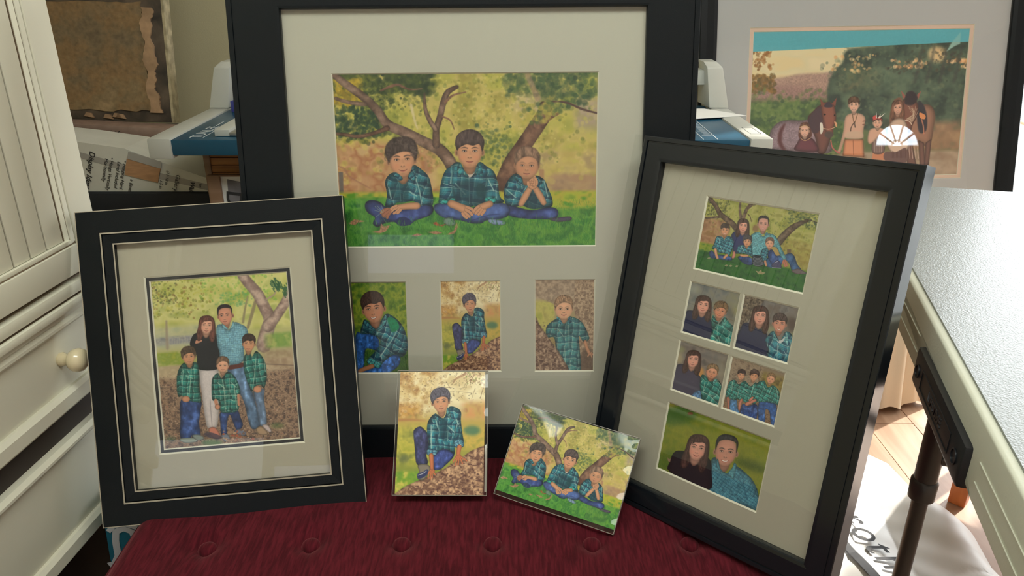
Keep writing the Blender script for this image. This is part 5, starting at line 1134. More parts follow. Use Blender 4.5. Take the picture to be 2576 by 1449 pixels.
def photo(parent, x0, x1, z0, z1, y, fn, gain, label, name='photo_print', uv=(0, 1, 0, 1), **k):
    me = bpy.data.meshes.new(name)
    me.from_pydata([(x0, y, z0), (x1, y, z0), (x1, y, z1), (x0, y, z1), (x0, y + .0003, z0), (x1, y + .0003, z0), (x1, y + .0003, z1), (x0, y + .0003, z1)], [], [(0, 1, 2, 3), (7, 6, 5, 4), (0, 4, 5, 1), (1, 5, 6, 2), (2, 6, 7, 3), (3, 7, 4, 0)])
    ul = me.uv_layers.new(name='UVMap')
    U = {0: (uv[0], uv[2]), 1: (uv[1], uv[2]), 2: (uv[1], uv[3]), 3: (uv[0], uv[3])}
    for lp in me.loops: ul.data[lp.index].uv = U[lp.vertex_index % 4]
    o = link(name, me, print_mat(fn, gain, **k), parent); o['label'] = label; return o


# ================================================================ THE ROOM
XL, XR, YB, YF, ZC = -2.3, 4.45, 2.62, -2.6, 2.55
# floor of separate boards running away from the camera, where the photo shows them; plain elsewhere
fl = bpy.data.objects.new('floor', None); COL.objects.link(fl); struct(fl)
bx('subfloor', XL, XR, YF, 6.4, -.06, -.0165, M['floor'], fl)
rs = random.Random(3)
for i in range(30):
    x = .2 + i * .127
    if x > 3.9: break
    y = -.4 - rs.random() * .6
    while y < 5.6:
        L_ = rs.uniform(.8, 1.5); y1 = min(y + L_, 5.8)
        me = None
        o = bx('floorboard', x + .0012, x + .1258, y + .001, y1 - .001, -.016, 0 - rs.random() * .0006, M['floor'], fl, bev=.0)
        y = y1
bx('rough_floor', XL, .2, YF, 6.4, -.016, -.0005, M['floor'], fl)
bx('rough_floor', 4.02, XR, YF, 6.4, -.016, -.0005, M['floor'], fl)
bx('rough_floor', .2, 4.02, YF, -1.0, -.016, -.0005, M['floor'], fl)
DOORX0, DOORX1 = 1.66, 4.2
wb = bmesh.new(); box(wb, XL, DOORX0, YB, YB + .12, 0, ZC); box(wb, DOORX1, XR, YB, YB + .12, 0, ZC); box(wb, DOORX0, DOORX1, YB, YB + .12, 2.15, ZC)
struct(bmo('wall_back', wb, M['wall']))
struct(bx('wall_left', XL - .1, XL, YF, YB + .12, 0, ZC, M['wall']))
struct(bx('wall_right', XR, XR + .1, YF, YB + .12, 0, ZC, M['white']))
struct(bx('ceiling', XL, XR, YF, YB + .12, ZC, ZC + .08, M['ceiling']))
# wall behind the photographer, with an arched fan window and two added glowing panels
FX, FZ, FR = 3.79, 1.62, .205
wf = bmesh.new()
pts = [(FX + FR * math.cos(a), FZ + FR * math.sin(a)) for a in np.linspace(0, math.pi, 19)]
n_ = len(pts); top = [bm_p for bm_p in pts]
def quad(bm, a, b_, c, d, y): bm.faces.new([bm.verts.new((p[0], y, p[1])) for p in (a, b_, c, d)])
for a, b_ in zip(pts, pts[1:]): quad(wf, a, b_, (b_[0], ZC), (a[0], ZC), YF)
for x0, x1, z0, z1 in ((XL, FX - FR, 0, ZC), (FX - FR, FX + FR, 0, FZ), (FX + FR, XR, 0, ZC)): quad(wf, (x0, z0), (x1, z0), (x1, z1), (x0, z1), YF)
struct(bmo('wall_front', wf, M['white']))
skyglow = glow('window_daylight', (.72, .86, 1.0), 16.0)
w2 = bpy.data.objects.new('window_2', None); COL.objects.link(w2); struct(w2); w2.location = (FX, YF, FZ)
angs = np.linspace(0, math.pi, 6)
for a0, a1 in zip(angs, angs[1:]):
    bm = bmesh.new(); q = [(FR * .28 * math.cos(a), FR * .28 * math.sin(a) + .006) for a in np.linspace(a0 + .12, a1 - .12, 4)] + [(FR * .95 * math.cos(a), FR * .95 * math.sin(a) + .006) for a in np.linspace(a1 - .045, a0 + .045, 8)]
    bm.faces.new([bm.verts.new((p[0], .0, p[1])) for p in q]); bmo('pane', bm, skyglow, w2)
bm = bmesh.new(); bm.faces.new([bm.verts.new((FR * .2 * math.cos(a), 0, FR * .2 * math.sin(a) + .006)) for a in np.linspace(0, math.pi, 10)]); bmo('pane', bm, skyglow, w2)
for a in angs[1:-1]: tube('muntin', (FR * .18 * math.cos(a), .004, FR * .18 * math.sin(a)), (FR * math.cos(a), .004, FR * math.sin(a)), .007, M['white'], w2, 8)
for nm_, x0, x1, z0, z1, st_, cl_ in (('added_glow_3', -1.62, -.98, .42, 1.09, 1.1, (.90, .95, 1.0)), ('added_glow_4', -.95, -.37, .64, .92, 1.0, (.80, .80, 1.0))):  # added glowing panels, placed to give the pale reflections in the picture glass
    w3 = bpy.data.objects.new(nm_, None); COL.objects.link(w3); struct(w3); w3.location = (x0, YF, z0)
    bx('pane', .02, x1 - x0 - .02, .004, .008, .02, z1 - z0 - .02, glow('added_glow_pane_' + nm_[-1], cl_, st_), w3)
    for a in ((0, .02, 0, z1 - z0), (x1 - x0 - .02, x1 - x0, 0, z1 - z0), (.02, x1 - x0 - .02, 0, .02), (.02, x1 - x0 - .02, z1 - z0 - .02, z1 - z0)): bx('panel_frame', a[0], a[1], .001, .02, a[2], a[3], M['white'], w3)
# glazed garden door at the back right
wd = bpy.data.objects.new('door_1', None); COL.objects.link(wd); struct(wd); wd.location = (DOORX0, YB, 0)
for x in (0, 1.24, DOORX1 - DOORX0 - .06): bx('door_stile', x, x + .06, .02, .07, 0, 2.15, M['white'], wd)
bx('door_rail', .06, DOORX1 - DOORX0 - .06, .02, .07, 0, .09, M['white'], wd); bx('door_rail', .06, DOORX1 - DOORX0 - .06, .02, .07, 2.09, 2.15, M['white'], wd)
bx('pane', .06, 1.24, .04, .044, .09, 2.09, M['glass'], wd); bx('pane', 1.30, DOORX1 - DOORX0 - .06, .04, .044, .09, 2.09, M['glass'], wd)
struct(bx('baseboard_back', XL, DOORX0, YB - .015, YB, 0, .1, M['white'], bev=.003))
g_ = bx('ground', -8, 14, 6.4, 16, -.2, -.04, mat('terrace_paving', (.55, .42, .32), .8, var=.1, vscale=3)); struct(g_)

# ================================================================ BENCH
bench = thing('upholstered_bench', 'low bench covered in buttoned red chenille under the picture frames', 'bench', loc=(-.07, .80, 0))
BX0, BX1, BY0, BY1 = -.47, .47, -.52, .36
BUT = [(-.413, .817), (-.272, .817), (-.149, .817), (-.026, .817), (.108, .817), (.240, .817), (.372, .817)]
BUT = [(x + .07, .817 - .80) for x, _ in BUT]; ROW2 = [(x, -.27) for x, _ in BUT]


def seat_z(x, y):
    e = min(x - BX0, BX1 - x, y - BY0, BY1 - y); r_ = max(0, 1 - e / .035)
    z = .436 - .018 * max(0, (y - .10) / .26) ** 1.3 - .014 * max(0, (-.15 - x) / .35) - .030 * r_ ** 3
    z += .0015 * math.sin(x * 23) * math.sin(y * 19)
    for bx_, by_ in BUT + ROW2:
        d = math.hypot(x - bx_, (y - by_))
        z -= .015 * math.exp(-(d / .019) ** 2)
        if abs(x - bx_) < .02 and y < by_: z -= .003 * math.exp(-((x - bx_) / .005) ** 2) * math.exp(-(by_ - y) / .12)
    return z


def seat_fn(u, v):
    x, y = BX0 + u * (BX1 - BX0), BY0 + v * (BY1 - BY0); return (x, y, seat_z(x, y))


o = sheet('seat_cushion', 188, 150, seat_fn, M['red'], bench)
bx('seat_side', BX0, BX1, BY0, BY1, .27, .408, M['red'], bench, bev=.012)
for x, y in BUT + ROW2:
    lathe('tuft_button', [(.0001, .0060), (.007, .0052), (.0112, .0026), (.0130, -.0015), (.0118, -.006)][::-1], M['red'], bench, 24, Matrix.Translation((x, y, seat_z(x, y) + .0060)))
bx('bench_apron', BX0 + .02, BX1 - .02, BY0 + .02, BY1 - .02, .20, .268, M['desk'], bench, bev=.004)
for sx in (BX0 + .05, BX1 - .05):
    for sy in (BY0 + .05, BY1 - .05): lathe('leg', [(.014, 0), (.02, .06), (.024, .198)], M['desk'], bench, 16, Matrix.Translation((sx, sy, 0)))

# ================================================================ FRAMED PICTURES
# -- small frame at the left: 11 x 14 with double pin lines
w, h = 14.5 * IN, 17.5 * IN
fr = thing('picture_frame', 'smallest black frame with two fine pale lines, holding the standing family of five', 'picture frame', pose((.9953, .0872, .0430), (.0715, -.3569, -.9314), (-.6081, 1.0197, .8309), w, h))
b1 = .0309; b2 = .0472
rails(fr, w, h, b2, [(0, .001), (.0, .022), (b2, .022), (b2, .006), (b2 - .001, .0035), (b1 + .003, .0018), (b1 + .002, .0042), (b1 - .0002, .0042), (b1 - .001, 0), (.001, 0)], M['black'])
ringstrip(fr, 'pin_line', w, h, b1 - .0004, b1 + .0016, .0009, M['pin'], 'pale line rubbed through the black finish')
ringstrip(fr, 'pin_line', w, h, b2 - .0012, b2 + .0006, .0028, M['pin'], 'pale line rubbed through the black finish')
ringstrip(fr, 'pin_line', w, h, -.0006, .0005, -.0002, M['pin'], 'pale line rubbed through the black finish')
# mat window position measured in the frame's plane
hx0, hx1, hz1, hz0 = -.1039, .1020, .3490, .0935
matboard(fr, -w / 2 + b2 - .002, w / 2 - b2 + .002, b2 - .002, h - b2 + .002, .0125, [(hx0, hx1, hz0, hz1)], M['board_l'], M['bevel'])
q = .0064
matboard(fr, hx0 - .01, hx1 + .01, hz0 - .01, hz1 + .01, .0142, [(hx0 + q, hx1 - q, hz0 + q, hz1 - q)], M['black_matte'], M['bevel'], .0016, lab='black inner mat with a cream bevel')
photo(fr, hx0 + q, hx1 - q, hz0 + q, hz1 - q, .0160, family_autumn, 1.36, 'photograph of a family of five standing on fallen leaves')
bx('glass_pane', -w / 2 + b2 - .002, w / 2 - b2 + .002, .0070, .0082, b2 - .002, h - b2 + .002, M['glass'], fr)
bx('backing_board', -w / 2 + .01, w / 2 - .01, .0165, .0205, .01, h - .01, M['backing'], fr)

# -- tall collage frame at the right
w, h = 14.41 * IN, 20.41 * IN; bw = 1.33 * IN
RM = pose((.7147, -.6971, .0577), (-.1452, -.2286, -.9626), (.1845, 1.0637, .9293), w, h)
fr = thing('picture_frame', 'tall black frame turned sideways at the right, its cream mat cut with six photographs', 'picture frame', RM)
M['gloss'] = mat('polished_black_lacquer', (.0075, .010, .013), .16, .5)
rails(fr, w, h, bw, [(0, .001), (0, .034), (bw, .034), (bw, .004), (bw - .001, .001), (bw - .005, .0005), (.0085, .0005), (.0082, .0022), (.0066, .0022), (.0062, 0), (.001, 0)], M['gloss'])
RH = [((-.0775, .0762, .3504, .4502), family_oak, 'photograph of a family of five sitting under an oak'),
      ((-.0783, -.0028, .2616, .3345), mother_curly, 'photograph of a mother beside a curly haired boy'), ((.0005, .0757, .2614, .3342), mother_short, 'photograph of a mother beside a dark haired boy'),
      ((-.0778, -.0025, .1794, .2520), mother_young, 'photograph of a mother beside the youngest boy'), ((.0005, .0759, .1790, .2514), brothers_row, 'photograph of three brothers leaning together'),
      ((-.0772, .0762, .0634, .1630), couple, 'photograph of a couple on yellow green grass')]
matboard(fr, -.1505, .1525, .034, .4865, .0125, [r_[0] for r_ in RH], M['board_r'], M['bevel'], .0021)
for (x0, x1, z0, z1), fn, lb in RH: photo(fr, x0 + .001, x1 - .001, z0 + .001, z1 - .001, .0143, fn, 1.45, lb, warm=(1.0, 1.0, 1.05))
bx('glass_pane', -.1505, .1525, .0075, .0088, .034, .4865, M['glass'], fr)
bx('backing_board', -w / 2 + .01, w / 2 - .01, .0165, .030, .01, h - .01, M['backing'], fr)

# -- large frame in the middle
w, h = .5124 + .149, .6223 + .149
BM = pose((1, -.002, .0079), (.0074, -.1818, -.9833), (-.3247, 1.1325, 1.0915), .5131, .6223)
BM = BM @ Matrix.Translation((0, 0, -.0745))
fr = thing('picture_frame', 'largest black frame in the middle, three seated brothers above a row of three portraits', 'picture frame', BM)
bw = .0745
rails(fr, w, h, bw, [(0, .0005), (0, .030), (bw, .030), (bw, .003), (bw - .001, .0006), (bw - .004, 0), (.0092, 0), (.0088, .0018), (.0078, .0018), (.0074, 0), (.0008, 0)], M['black'])
z_ = .0745
BH = [((-.1912, .1916, .2832 + z_, .5355 + z_), three_boys, 'photograph of three brothers in plaid shirts sitting on grass'), ((-.1868, -.0952, .0846 + z_, .2308 + z_), boy_grass, 'portrait of the eldest boy crouching on grass'),
      ((-.0446, .0479, .0868 + z_, .2316 + z_), boy_rock, 'portrait of a curly haired boy on a tree trunk'), ((.0991, .1915, .0863 + z_, .2328 + z_), boy_tree, 'portrait of the youngest boy between tree trunks')]
matboard(fr, -.258, .258, z_ - .002, .6223 + z_ + .002, .0098, [r_[0] for r_ in BH], M['board'], M['bevel'], .0016)
for (x0, x1, z0, z1), fn, lb in BH: photo(fr, x0 + .0008, x1 - .0008, z0 + .0008, z1 - .0008, .0115, fn, 1.36, lb)
bx('glass_pane', -.258, .258, .0055, .0070, z_ - .002, .6223 + z_ + .002, M['glass'], fr)
bx('backing_board', -w / 2 + .01, w / 2 - .01, .0135, .026, .01, h - .01, M['backing'], fr)

# -- frame standing behind the table: grey and peach mats round the horse picture
HM = pose((.9996, .0235, .0142), (.0188, -.2059, -.9784), (.6696, 2.2682, .9829), .64008, .4318)
HM = HM @ Matrix.Translation((.0025, 0, -.165))
w, h = 2 * .468, .75; bw = .0525
fr = thing('picture_frame', 'black frame with grey mat round the picture of two horses, behind the table', 'picture frame', HM)
rails(fr, w, h, bw, [(0, -.014), (0, .02), (bw, .02), (bw, -.003), (bw - .002, -.010), (bw - .012, -.0135), (.02, -.016), (.003, -.016)], M['black'])
z_ = .165
matboard(fr, -.417, .417, bw - .002, h - bw + .002, 0, [(-.3225, .3175, z_, z_ + .4318)], M['grey_board'], M['bevel'], .0016)
matboard(fr, -.33, .325, z_ - .01, z_ + .44, .0018, [(-.3115, .3070, z_ + .0095, z_ + .4213)], M['peach'], M['bevel'], .0016, lab='narrow peach coloured inner mat')
photo(fr, -.3105, .3060, z_ + .0103, z_ + .4205, .0036, horses, 1.25, 'photograph of four children in fringed costumes beside two horses')
bx('glass_pane', -.417, .417, -.0065, -.005, bw - .002, h - bw + .002, M['glass'], fr)
bx('backing_board', -w / 2 + .01, w / 2 - .01, .006, .016, .01, h - .01, M['backing'], fr)

# ================================================================ LOOSE PRINTS IN CLEAR SLEEVES
def sleeved(label, right, down, tl, w, h, fn, edge, th, uv, gain, cap, dz=0):
    m_ = pose(right, down, tl, w, h); t_ = thing('sleeved_print', label, 'photo print', m_, group='loose prints in clear sleeves'); del t_['group']
    if th > .002: bx('mount_board', -w / 2, w / 2, .0004, th, 0, h, M['paper'], t_)
    photo(t_, -w / 2, w / 2, 0, h, 0, fn, gain, cap, uv=uv, rough=.3)
    l, r_, b_, tp = edge
    def f(u, v):
        x = -w / 2 - l + u * (w + l + r_); z = -b_ + v * (h + b_ + tp)
        return (x, -.0016 - .0009 * math.sin(u * 9 + v * 3) * math.sin(v * 7) - (.0012 * math.sin(v * 24) if u > .95 else 0), z)
    sheet('sleeve_front', 30, 40, f, M['sleeve'], t_)
    bx('sleeve_back', -w / 2 - l, w / 2 + r_, th + .0008, th + .0011, -b_, h + tp, M['sleeve'], t_)
    M_ = M['sleeve_edge']
    for a in ((-w / 2 - l, -w / 2 - l + .0006, -b_, h + tp), (w / 2 + r_ - .0006, w / 2 + r_, -b_, h + tp), (-w / 2 - l, w / 2 + r_, -b_, -b_ + .0007), (-w / 2 - l, w / 2 + r_, h + tp - .0006, h + tp)):
        bx('sleeve_seam', a[0], a[1], -.0016, th + .0009, a[2], a[3], M_, t_)
    return t_


M['sleeve_edge'] = mat('sleeve_seam_plastic', (.34, .32, .27), .2, .6)
t_ = sleeved('upright sleeved photo of a boy crouching on a tree trunk, leaning on the largest frame', (.9999, -.012, .0038), (-.0048, -.6433, -.7656), (-.1669, 1.0061, .5865), 5 * IN, 7 * IN, boy_rock, (.004, .0048, .001, .002), .0012, (0, 1, 0, 1), 1.45, 'print of a curly haired boy on a tree trunk')
bx('sleeve_flap', w * 0 + 2.5 * IN + .0012, 2.5 * IN + .0042, -.004, -.0025, .004, .07, M['sleeve_edge'], t_, bev=.0006)
t_ = sleeved('tilted sleeved photo of three brothers on grass, propped against the sideways frame', (.9084, -.4141, -.0574), (-.3136, -.5841, -.7487), (.0165, .9747, .5479), 7 * IN, 5 * IN, three_boys, (.001, .0012, .0065, .002), .0035, (.03, .965, 0, 1), 1.45, 'print of three brothers sitting on grass')
bx('sleeve_tape', .046, .076, -.003, -.0024, -.0062, .022, M['sleeve'], t_)

# ================================================================ CREAM CUPBOARD
d_ = Vector((.085, 1, 0)).normalized()
CM = Matrix((d_, Vector((0, 0, 1)).cross(d_), Vector((0, 0, 1)))).transposed().to_4x4(); CM.translation = (-.64, .92, 0)
cab = thing('cupboard', 'cream painted cupboard with beadboard door above drawers, at the left edge', 'cupboard', CM)
c_ = M['cream']; X0, X1 = -.62, .162
bx('carcass', X0, X1 - .004, .014, .50, .350, 2.05, c_, cab, bev=.003)
bx('base_shade_box', X0 + .02, X1 - .03, .05, .48, 0, .350, M['dark'], cab)  # near-black box, puts the shade of the open base into colour
door = bx('door', X0 + .01, X1, .002, .0135, .742, 2.0, c_, cab)   # backing panel of the door
bx('door_stile', .113, X1, -.010, .002, .742, 2.0, c_, door, bev=.0025)
bx('door_stile', X0 + .01, X0 + .07, -.010, .002, .742, 2.0, c_, door, bev=.0025)
bx('door_rail', X0 + .07, .113, -.010, .002, .742, .782, c_, door, bev=.002)
bx('door_rail', X0 + .07, .113, -.010, .002, 1.94, 2.0, c_, door, bev=.002)
for a in ((.1045, .1115), (.0985, .1032)):
    pr('bead_moulding', [(a[0], -.002 - (.005 if a[0] > .1 else 0)), (a[1], -.008 if a[0] > .1 else -.0055), (a[1], .002), (a[0], .002)], .786, 1.935, c_, door, ax=2)
bx('bead_moulding', X0 + .07, .113, -.0065, .002, .7835, .7895, c_, door, bev=.0015)
for x in (.1122, .1038, .0978): bx('crease_line', x - .0006, x + .0006, -.0052 if x > .1 else -.0012, .002, .790, 1.935, M['umber'], door)  # thin brown lines laid along the moulding edges
bx('crease_line', X0 + .07, .113, -.0068, .002, .7822, .7836, M['umber'], door)
gx_ = [.0965, .0600, .0272, -.0055, -.038, -.071, -.104, -.137, -.17, -.203, -.236, -.269, -.302, -.335, -.368, -.40, -.433, -.466, -.499]
for a, b_ in zip(gx_, gx_[1:]):
    bx('beadboard_plank', b_ + .0016, a - .0016, -.0018, .002, .79, 1.94, c_, door, bev=.0008); bx('crease_line', b_ - .0011, b_ + .0011, .0008, .0018, .79, 1.94, M['umber'], door)
# mouldings between the door and the drawers
for z0, z1, y, b_ in ((.7335, .7405, .004, .001), (.7155, .7335, -.012, .005), (.7125, .7155, .000, .0005), (.700, .7125, -.015, .004), (.690, .700, -.006, .002)):
    bx('waist_moulding', X0, X1 + .006, y, .014, z0, z1, c_, cab, bev=b_)
bx('crease_line', X0, X1 + .004, -.001, .014, .7338, .7352, M['umber'], cab); bx('crease_line', X0, X1 + .004, -.009, .01, .7120, .7130, M['umber'], cab)


def drawer(z0, z1, y, knobs=True):
    d = bx('drawer', X0 + .006, X1 - .002, y + .004, .06, z0, z1, c_, cab, bev=.001)
    for a, b_ in ((z0, z0 + .028), (z1 - .014, z1)):
        pr('drawer_border', [(y - .006, a + .004), (y - .003, a), (y + .004, a), (y + .004, b_), (y - .001, b_), (y - .006, b_ - .006)], X0 + .006, X1 - .002, c_, d, ax=0)
    bx('drawer_border', X1 - .022, X1 - .002, y - .006, y + .004, z0, z1, c_, d, bev=.002)
    if knobs:
        for x in (.040, -.38):
            k_ = lathe('drawer_knob', [(.0001, 0), (.0098, 0), (.0105, .003), (.0085, .007), (.0075, .011), (.0085, .0135), (.0135, .0165), (.0165, .0215), (.0172, .027), (.0155, .0325), (.0105, .0365), (.0045, .0385), (.0001, .0388)], M['knob'], d, 32, Matrix.Translation((x, y + .004, (z0 + z1) / 2 + .008)) @ Matrix.Rotation(R_(90), 4, 'X'), cap=False)
            k_['label'] = 'turned ivory knob'
    return d


drawer(.560, .689, .0)
bx('dark_gap_strip', X0, X1, .008, .014, .520, .560, M['dark'], cab)  # near-black strip filling the gap between the drawers
drawer(.353, .520, -.002, False)

# ================================================================ MOUNT CUTTER ON ITS TABLE
desk = thing('work_table', 'brown work table behind the frames carrying the blue cutter', 'table', loc=(-.1, 2.1, 0))
bx('tabletop', -1.55, .595, -.48, .46, .50, .53, M['desk'], desk, bev=.003)
for sx in (-1.48, .55):
    for sy in (-.42, .40): bx('leg', sx - .03, sx + .03, sy - .03, sy + .03, 0, .50, M['desk'], desk)
cut = thing('mount_cutter', 'blue and grey table cutter with upright end posts, behind the largest frame', 'cutter', loc=(-.115, 1.75, .79))
XA, XB = -.702, .700           # outer ends of the grey side rails
YA, YBk = -.05, .41
bx('cutting_deck', XA + .052, XB - .052, YA + .004, YBk, -.040, -.004, M['blue'], cut, bev=.004)
for s, xa, xb in ((1, XA, XA + .054), (-1, XB - .052, XB)):
    o = bx('side_rail', xa, xb, YA, YBk + .03, -.048, .0, M['grey'], cut, bev=.007)
    if s < 0:
        for a in ((xa + .013, xa + .038, .075, .076), (xa + .013, xa + .014, .0, .076), (xa + .037, xa + .038, .0, .076), (xa + .013, xa + .038, .0, .001)): bx('label_line', a[0], a[1], a[2], a[3], .0, .0003, M['ink'], o)
    else: bx('label_line', xa + .022, xb - .012, .17, .172, 0, .0003, M['ink'], o)
for s, xa, xb in ((1, XA + .002, XA + .068), (-1, XB - .066, XB - .002)):
    w0 = .046; yb, yt = .30, .34
    bm = bmesh.new(); xo = xa if s > 0 else xb
    P = lambda x, y, z: bm.verts.new((x, y, z))
    f = s
    lo = [P(xo, .335, .001), P(xo + f * .052, .335, .001), P(xo + f * .062, .435, .001), P(xo, .435, .001)]
    mi_ = [P(xo + f * .022, .350, .104), P(xo + f * .064, .350, .104), P(xo + f * .068, .43, .104), P(xo + f * .022, .43, .104)]
    hi = [P(xo + f * .036, .366, .118), P(xo + f * .072, .366, .118), P(xo + f * .074, .425, .118), P(xo + f * .036, .425, .118)]
    for a, b_ in ((lo, mi_), (mi_, hi)):
        for i in range(4): bm.faces.new((a[i], a[(i + 1) % 4], b_[(i + 1) % 4], b_[i]))
    bm.faces.new(lo[::-1]); bm.faces.new(hi)
    bmesh.ops.bevel(bm, geom=list(bm.edges), offset=.003, segments=2, profile=.6, affect='EDGES')
    bmo('end_post', bm, M['grey'], cut, True)
bx('cross_beam', XA + .06, XB - .06, .38, .43, .055, .095, M['grey'], cut, bev=.004)
bx('guide_bar', -.562, -.528, -.01, .36, -.003, .012, M['grey'], cut, bev=.0015); bx('guide_rail', -.527, -.505, -.012, .36, -.003, .006, M['alu'], cut, bev=.001)
bx('blade_clamp', XA + .073, XA + .10, .30, .335, -.004, .025, mat('violet_plastic', (.05, .06, .30), .4), cut, bev=.002); bx('clamp_pin', XA + .083, XA + .087, .315, .319, .02, .06, M['steel'], cut)
text('maker_lettering', 'TUNLEE', .036, M['white_ink'], cut, (-.592, -.022, -.0035), (0, 0, R_(90)), sx=1.0); bx('lettering_line', -.586, -.584, -.02, .15, -.0039, -.0033, M['white_ink'], cut); bx('lettering_line', -.605, -.603, .115, .17, -.0039, -.0033, M['white_ink'], cut)
for k in range(26): bx('ruler_mark', XB - .150 + (.008 if k % 5 else .0), XB - .128, .0 + k * .010, .0012 + k * .010, -.0042, -.0036, M['white_ink'], cut)
bx('ruler_line', XB - .124, XB - .1225, -.04, .28, -.0042, -.0036, M['white_ink'], cut); bx('ruler_line', XB - .156, XB - .1545, -.04, .28, -.0042, -.0036, M['white_ink'], cut)
lowt = thing('low_stand', 'low wooden stand holding up the horse picture behind the table', 'stand', loc=(.99, 2.33, 0))
bx('tabletop', -.46, .46, -.10, .20, .375, .397, M['desk'], lowt, bev=.003)
for sx in (-.43, .43):
    for sy in (-.07, .17): bx('leg', sx - .02, sx + .02, sy - .02, sy + .02, 0, .375, M['desk'], lowt)
bm = bmesh.new(); prism(bm, [(.36, 1.90), (.60, 1.975), (.515, 2.075), (.33, 2.065)], .7905, .7915, ax=2)
tag(bmo('paper_sheet', bm, M['paper']), 'white sheet of paper lying across the right end of the blue cutter', 'paper')

# ---- things stacked on the work table at the left
crate = thing('wooden_crate', 'slatted orange pine crate under the left half of the blue cutter', 'crate', loc=(-.36, 1.83, .53))
for k in range(8):
    z0 = .187 - k * .0185
    bx('slat', -.372, .372, 0, .010, z0, z0 + .0172, M['pine'], crate, bev=.0015)
for k in range(4): bx('slat', -.372, .372, .39, .40, .04 + k * .042, .078 + k * .042, M['pine'], crate, bev=.0015)
for x in (-.388, .372): bx('corner_post', x, x + .016, -.003, .40, 0, .2075, M['tanwood'], crate, bev=.002)
bx('crate_top', -.372, .372, 0, .40, .2045, .2115, M['tanwood'], crate)
ce = thing('picture_frame', 'tan wooden frame with a grey sheet and black letter D, before the crate', 'picture frame', loc=(-.62, 1.803, .5305))
bx('frame_rail', -.1165, -.086, 0, .014, 0, .149, M['tanwood'], ce, bev=.003); bx('frame_rail', .086, .1165, 0, .014, 0, .149, M['tanwood'], ce, bev=.003)
bx('frame_rail', -.086, .086, 0, .014, 0, .02, M['tanwood'], ce, bev=.003); bx('frame_rail', -.086, .086, 0, .014, .146, .149, M['tanwood'], ce)
bx('white_mat', -.088, .088, .007, .009, .018, .147, M['paper'], ce)
pr('grey_sheet', [(-.076, .018), (.08, .018), (.08, .09), (-.01, .125), (-.07, .138)], .0045, .0060, M['grey_paper'], ce)
text('letter', 'D', .055, M['ink'], ce, (-.074, .0035, .112), (R_(90), R_(98), 0), offset=.0006)

wc = thing('display_carton', 'long white carton with printed words, taped shut, on the black carton at the left', 'carton', loc=(-.93, 1.90, .612))
pr('carton_body', [(-.35, 0), (.165, 0), (.165, .033), (.14, .040), (-.033, .107), (-.04, .111), (-.17, .130), (-.35, .150)], 0, .14, M['box'], wc)
pr('tape_strip', [(-.35, .120), (-.17, .092), (-.062, .058), (.164, .000), (.164, .016), (-.062, .074), (-.17, .107), (-.35, .136)], -.0009, .0005, M['tape'], wc)
o = pr('kraft_patch', [(-.052, .045), (-.012, .034), (.029, .024), (.044, .066), (.012, .078), (-.036, .091)], -.0035, -.001, M['kraft'], wc); o['label'] = 'torn brown cardboard patch under tape'
pr('tape_strip', [(-.036, .086), (.044, .060), (.048, .078), (.006, .093), (-.030, .104)], -.0048, -.0036, M['tape'], wc)
def wt(body, size, x, z, **k): text('printed_words', body, size, M['ink'], wc, (x, -.0018, z), (R_(90), R_(109), 0), **k)
wt('Display Ideas', .0195, -.127, .1059, shear=.2, offset=.0002); wt('• Hangs Vertically', .0125, -.0787, .0897, shear=.1); wt('Horizontally', .0125, -.093, .0873, shear=.1)
wt('• Hanging Hard', .0125, -.0474, .0815, shear=.1); wt('Level Included', .0125, -.0631, .0792, shear=.1); wt('e Bevel', .0125, -.040, .034, shear=.1)
wt('Gallery', .0155, .0788, .0454); wt('(11-18 in', .0105, .057, .0551); wt('3.5 in', .0105, .036, .0309); wt('Wall', .0150, .1132, .0278, offset=.0004, shear=.15); wt('on', .0105, .1345, .0216)
for k in range(3):
    for a in ((0, .012, 0, .0008), (0, .012, .016, .0168), (0, .0008, 0, .0168), (.0112, .012, 0, .0168)): bx('printed_icon', -.176 + a[0] + k * .004, -.176 + a[1] + k * .004, -.0006, 0, .080 - k * .026 + a[2], .080 - k * .026 + a[3], M['ink'], wc)
tag(bx('black_carton', -1.45, -.765, 1.885, 2.06, .531, .611, M['navy'], bev=.004), 'long black carton lying under the white printed carton', 'carton')
yb_ = thing('yellow_board', 'pale yellow board with a torn white edge slanting above the white carton', 'board', loc=(-.80, 2.048, .70))
pr('board_sheet', [(-.235, .004), (-.18, -.085), (.06, -.085), (.06, -.018), (.006, -.012), (-.075, .015), (-.16, .018)], 0, .004, M['lime'], yb_)
pr('torn_white_edge', [(-.10, -.015), (.03, -.046), (.03, -.056), (-.02, -.052), (-.092, -.034)], -.0035, -.0008, M['paper'], yb_)

ml = thing('frame_moulding', 'length of mauve brown moulding lying level beneath the scuffed board', 'moulding', Matrix.Translation((-1.10, 2.06, .7135)) @ Matrix.Rotation(R_(3), 4, 'Y'))
bx('moulding_face', -.35, .24, 0, .06, .007, .037, M['mauve'], ml, bev=.003); bx('moulding_lip', -.35, .24, -.006, .02, .0, .007, M['tanwood'], ml, bev=.002)
for k in range(7): tube('scratch_mark', (-.03 + k * .011, -.001, .018 + .002 * math.sin(k * 2)), (-.022 + k * .011, -.001, .022 - .002 * math.sin(k * 3)), .0011, M['dark'], ml, 6)
tag(bx('support_block', -1.45, -.86, 2.066, 2.36, .531, .697, M['navy'], bev=.003), 'dark block behind the cartons holding up the moulding', 'block')

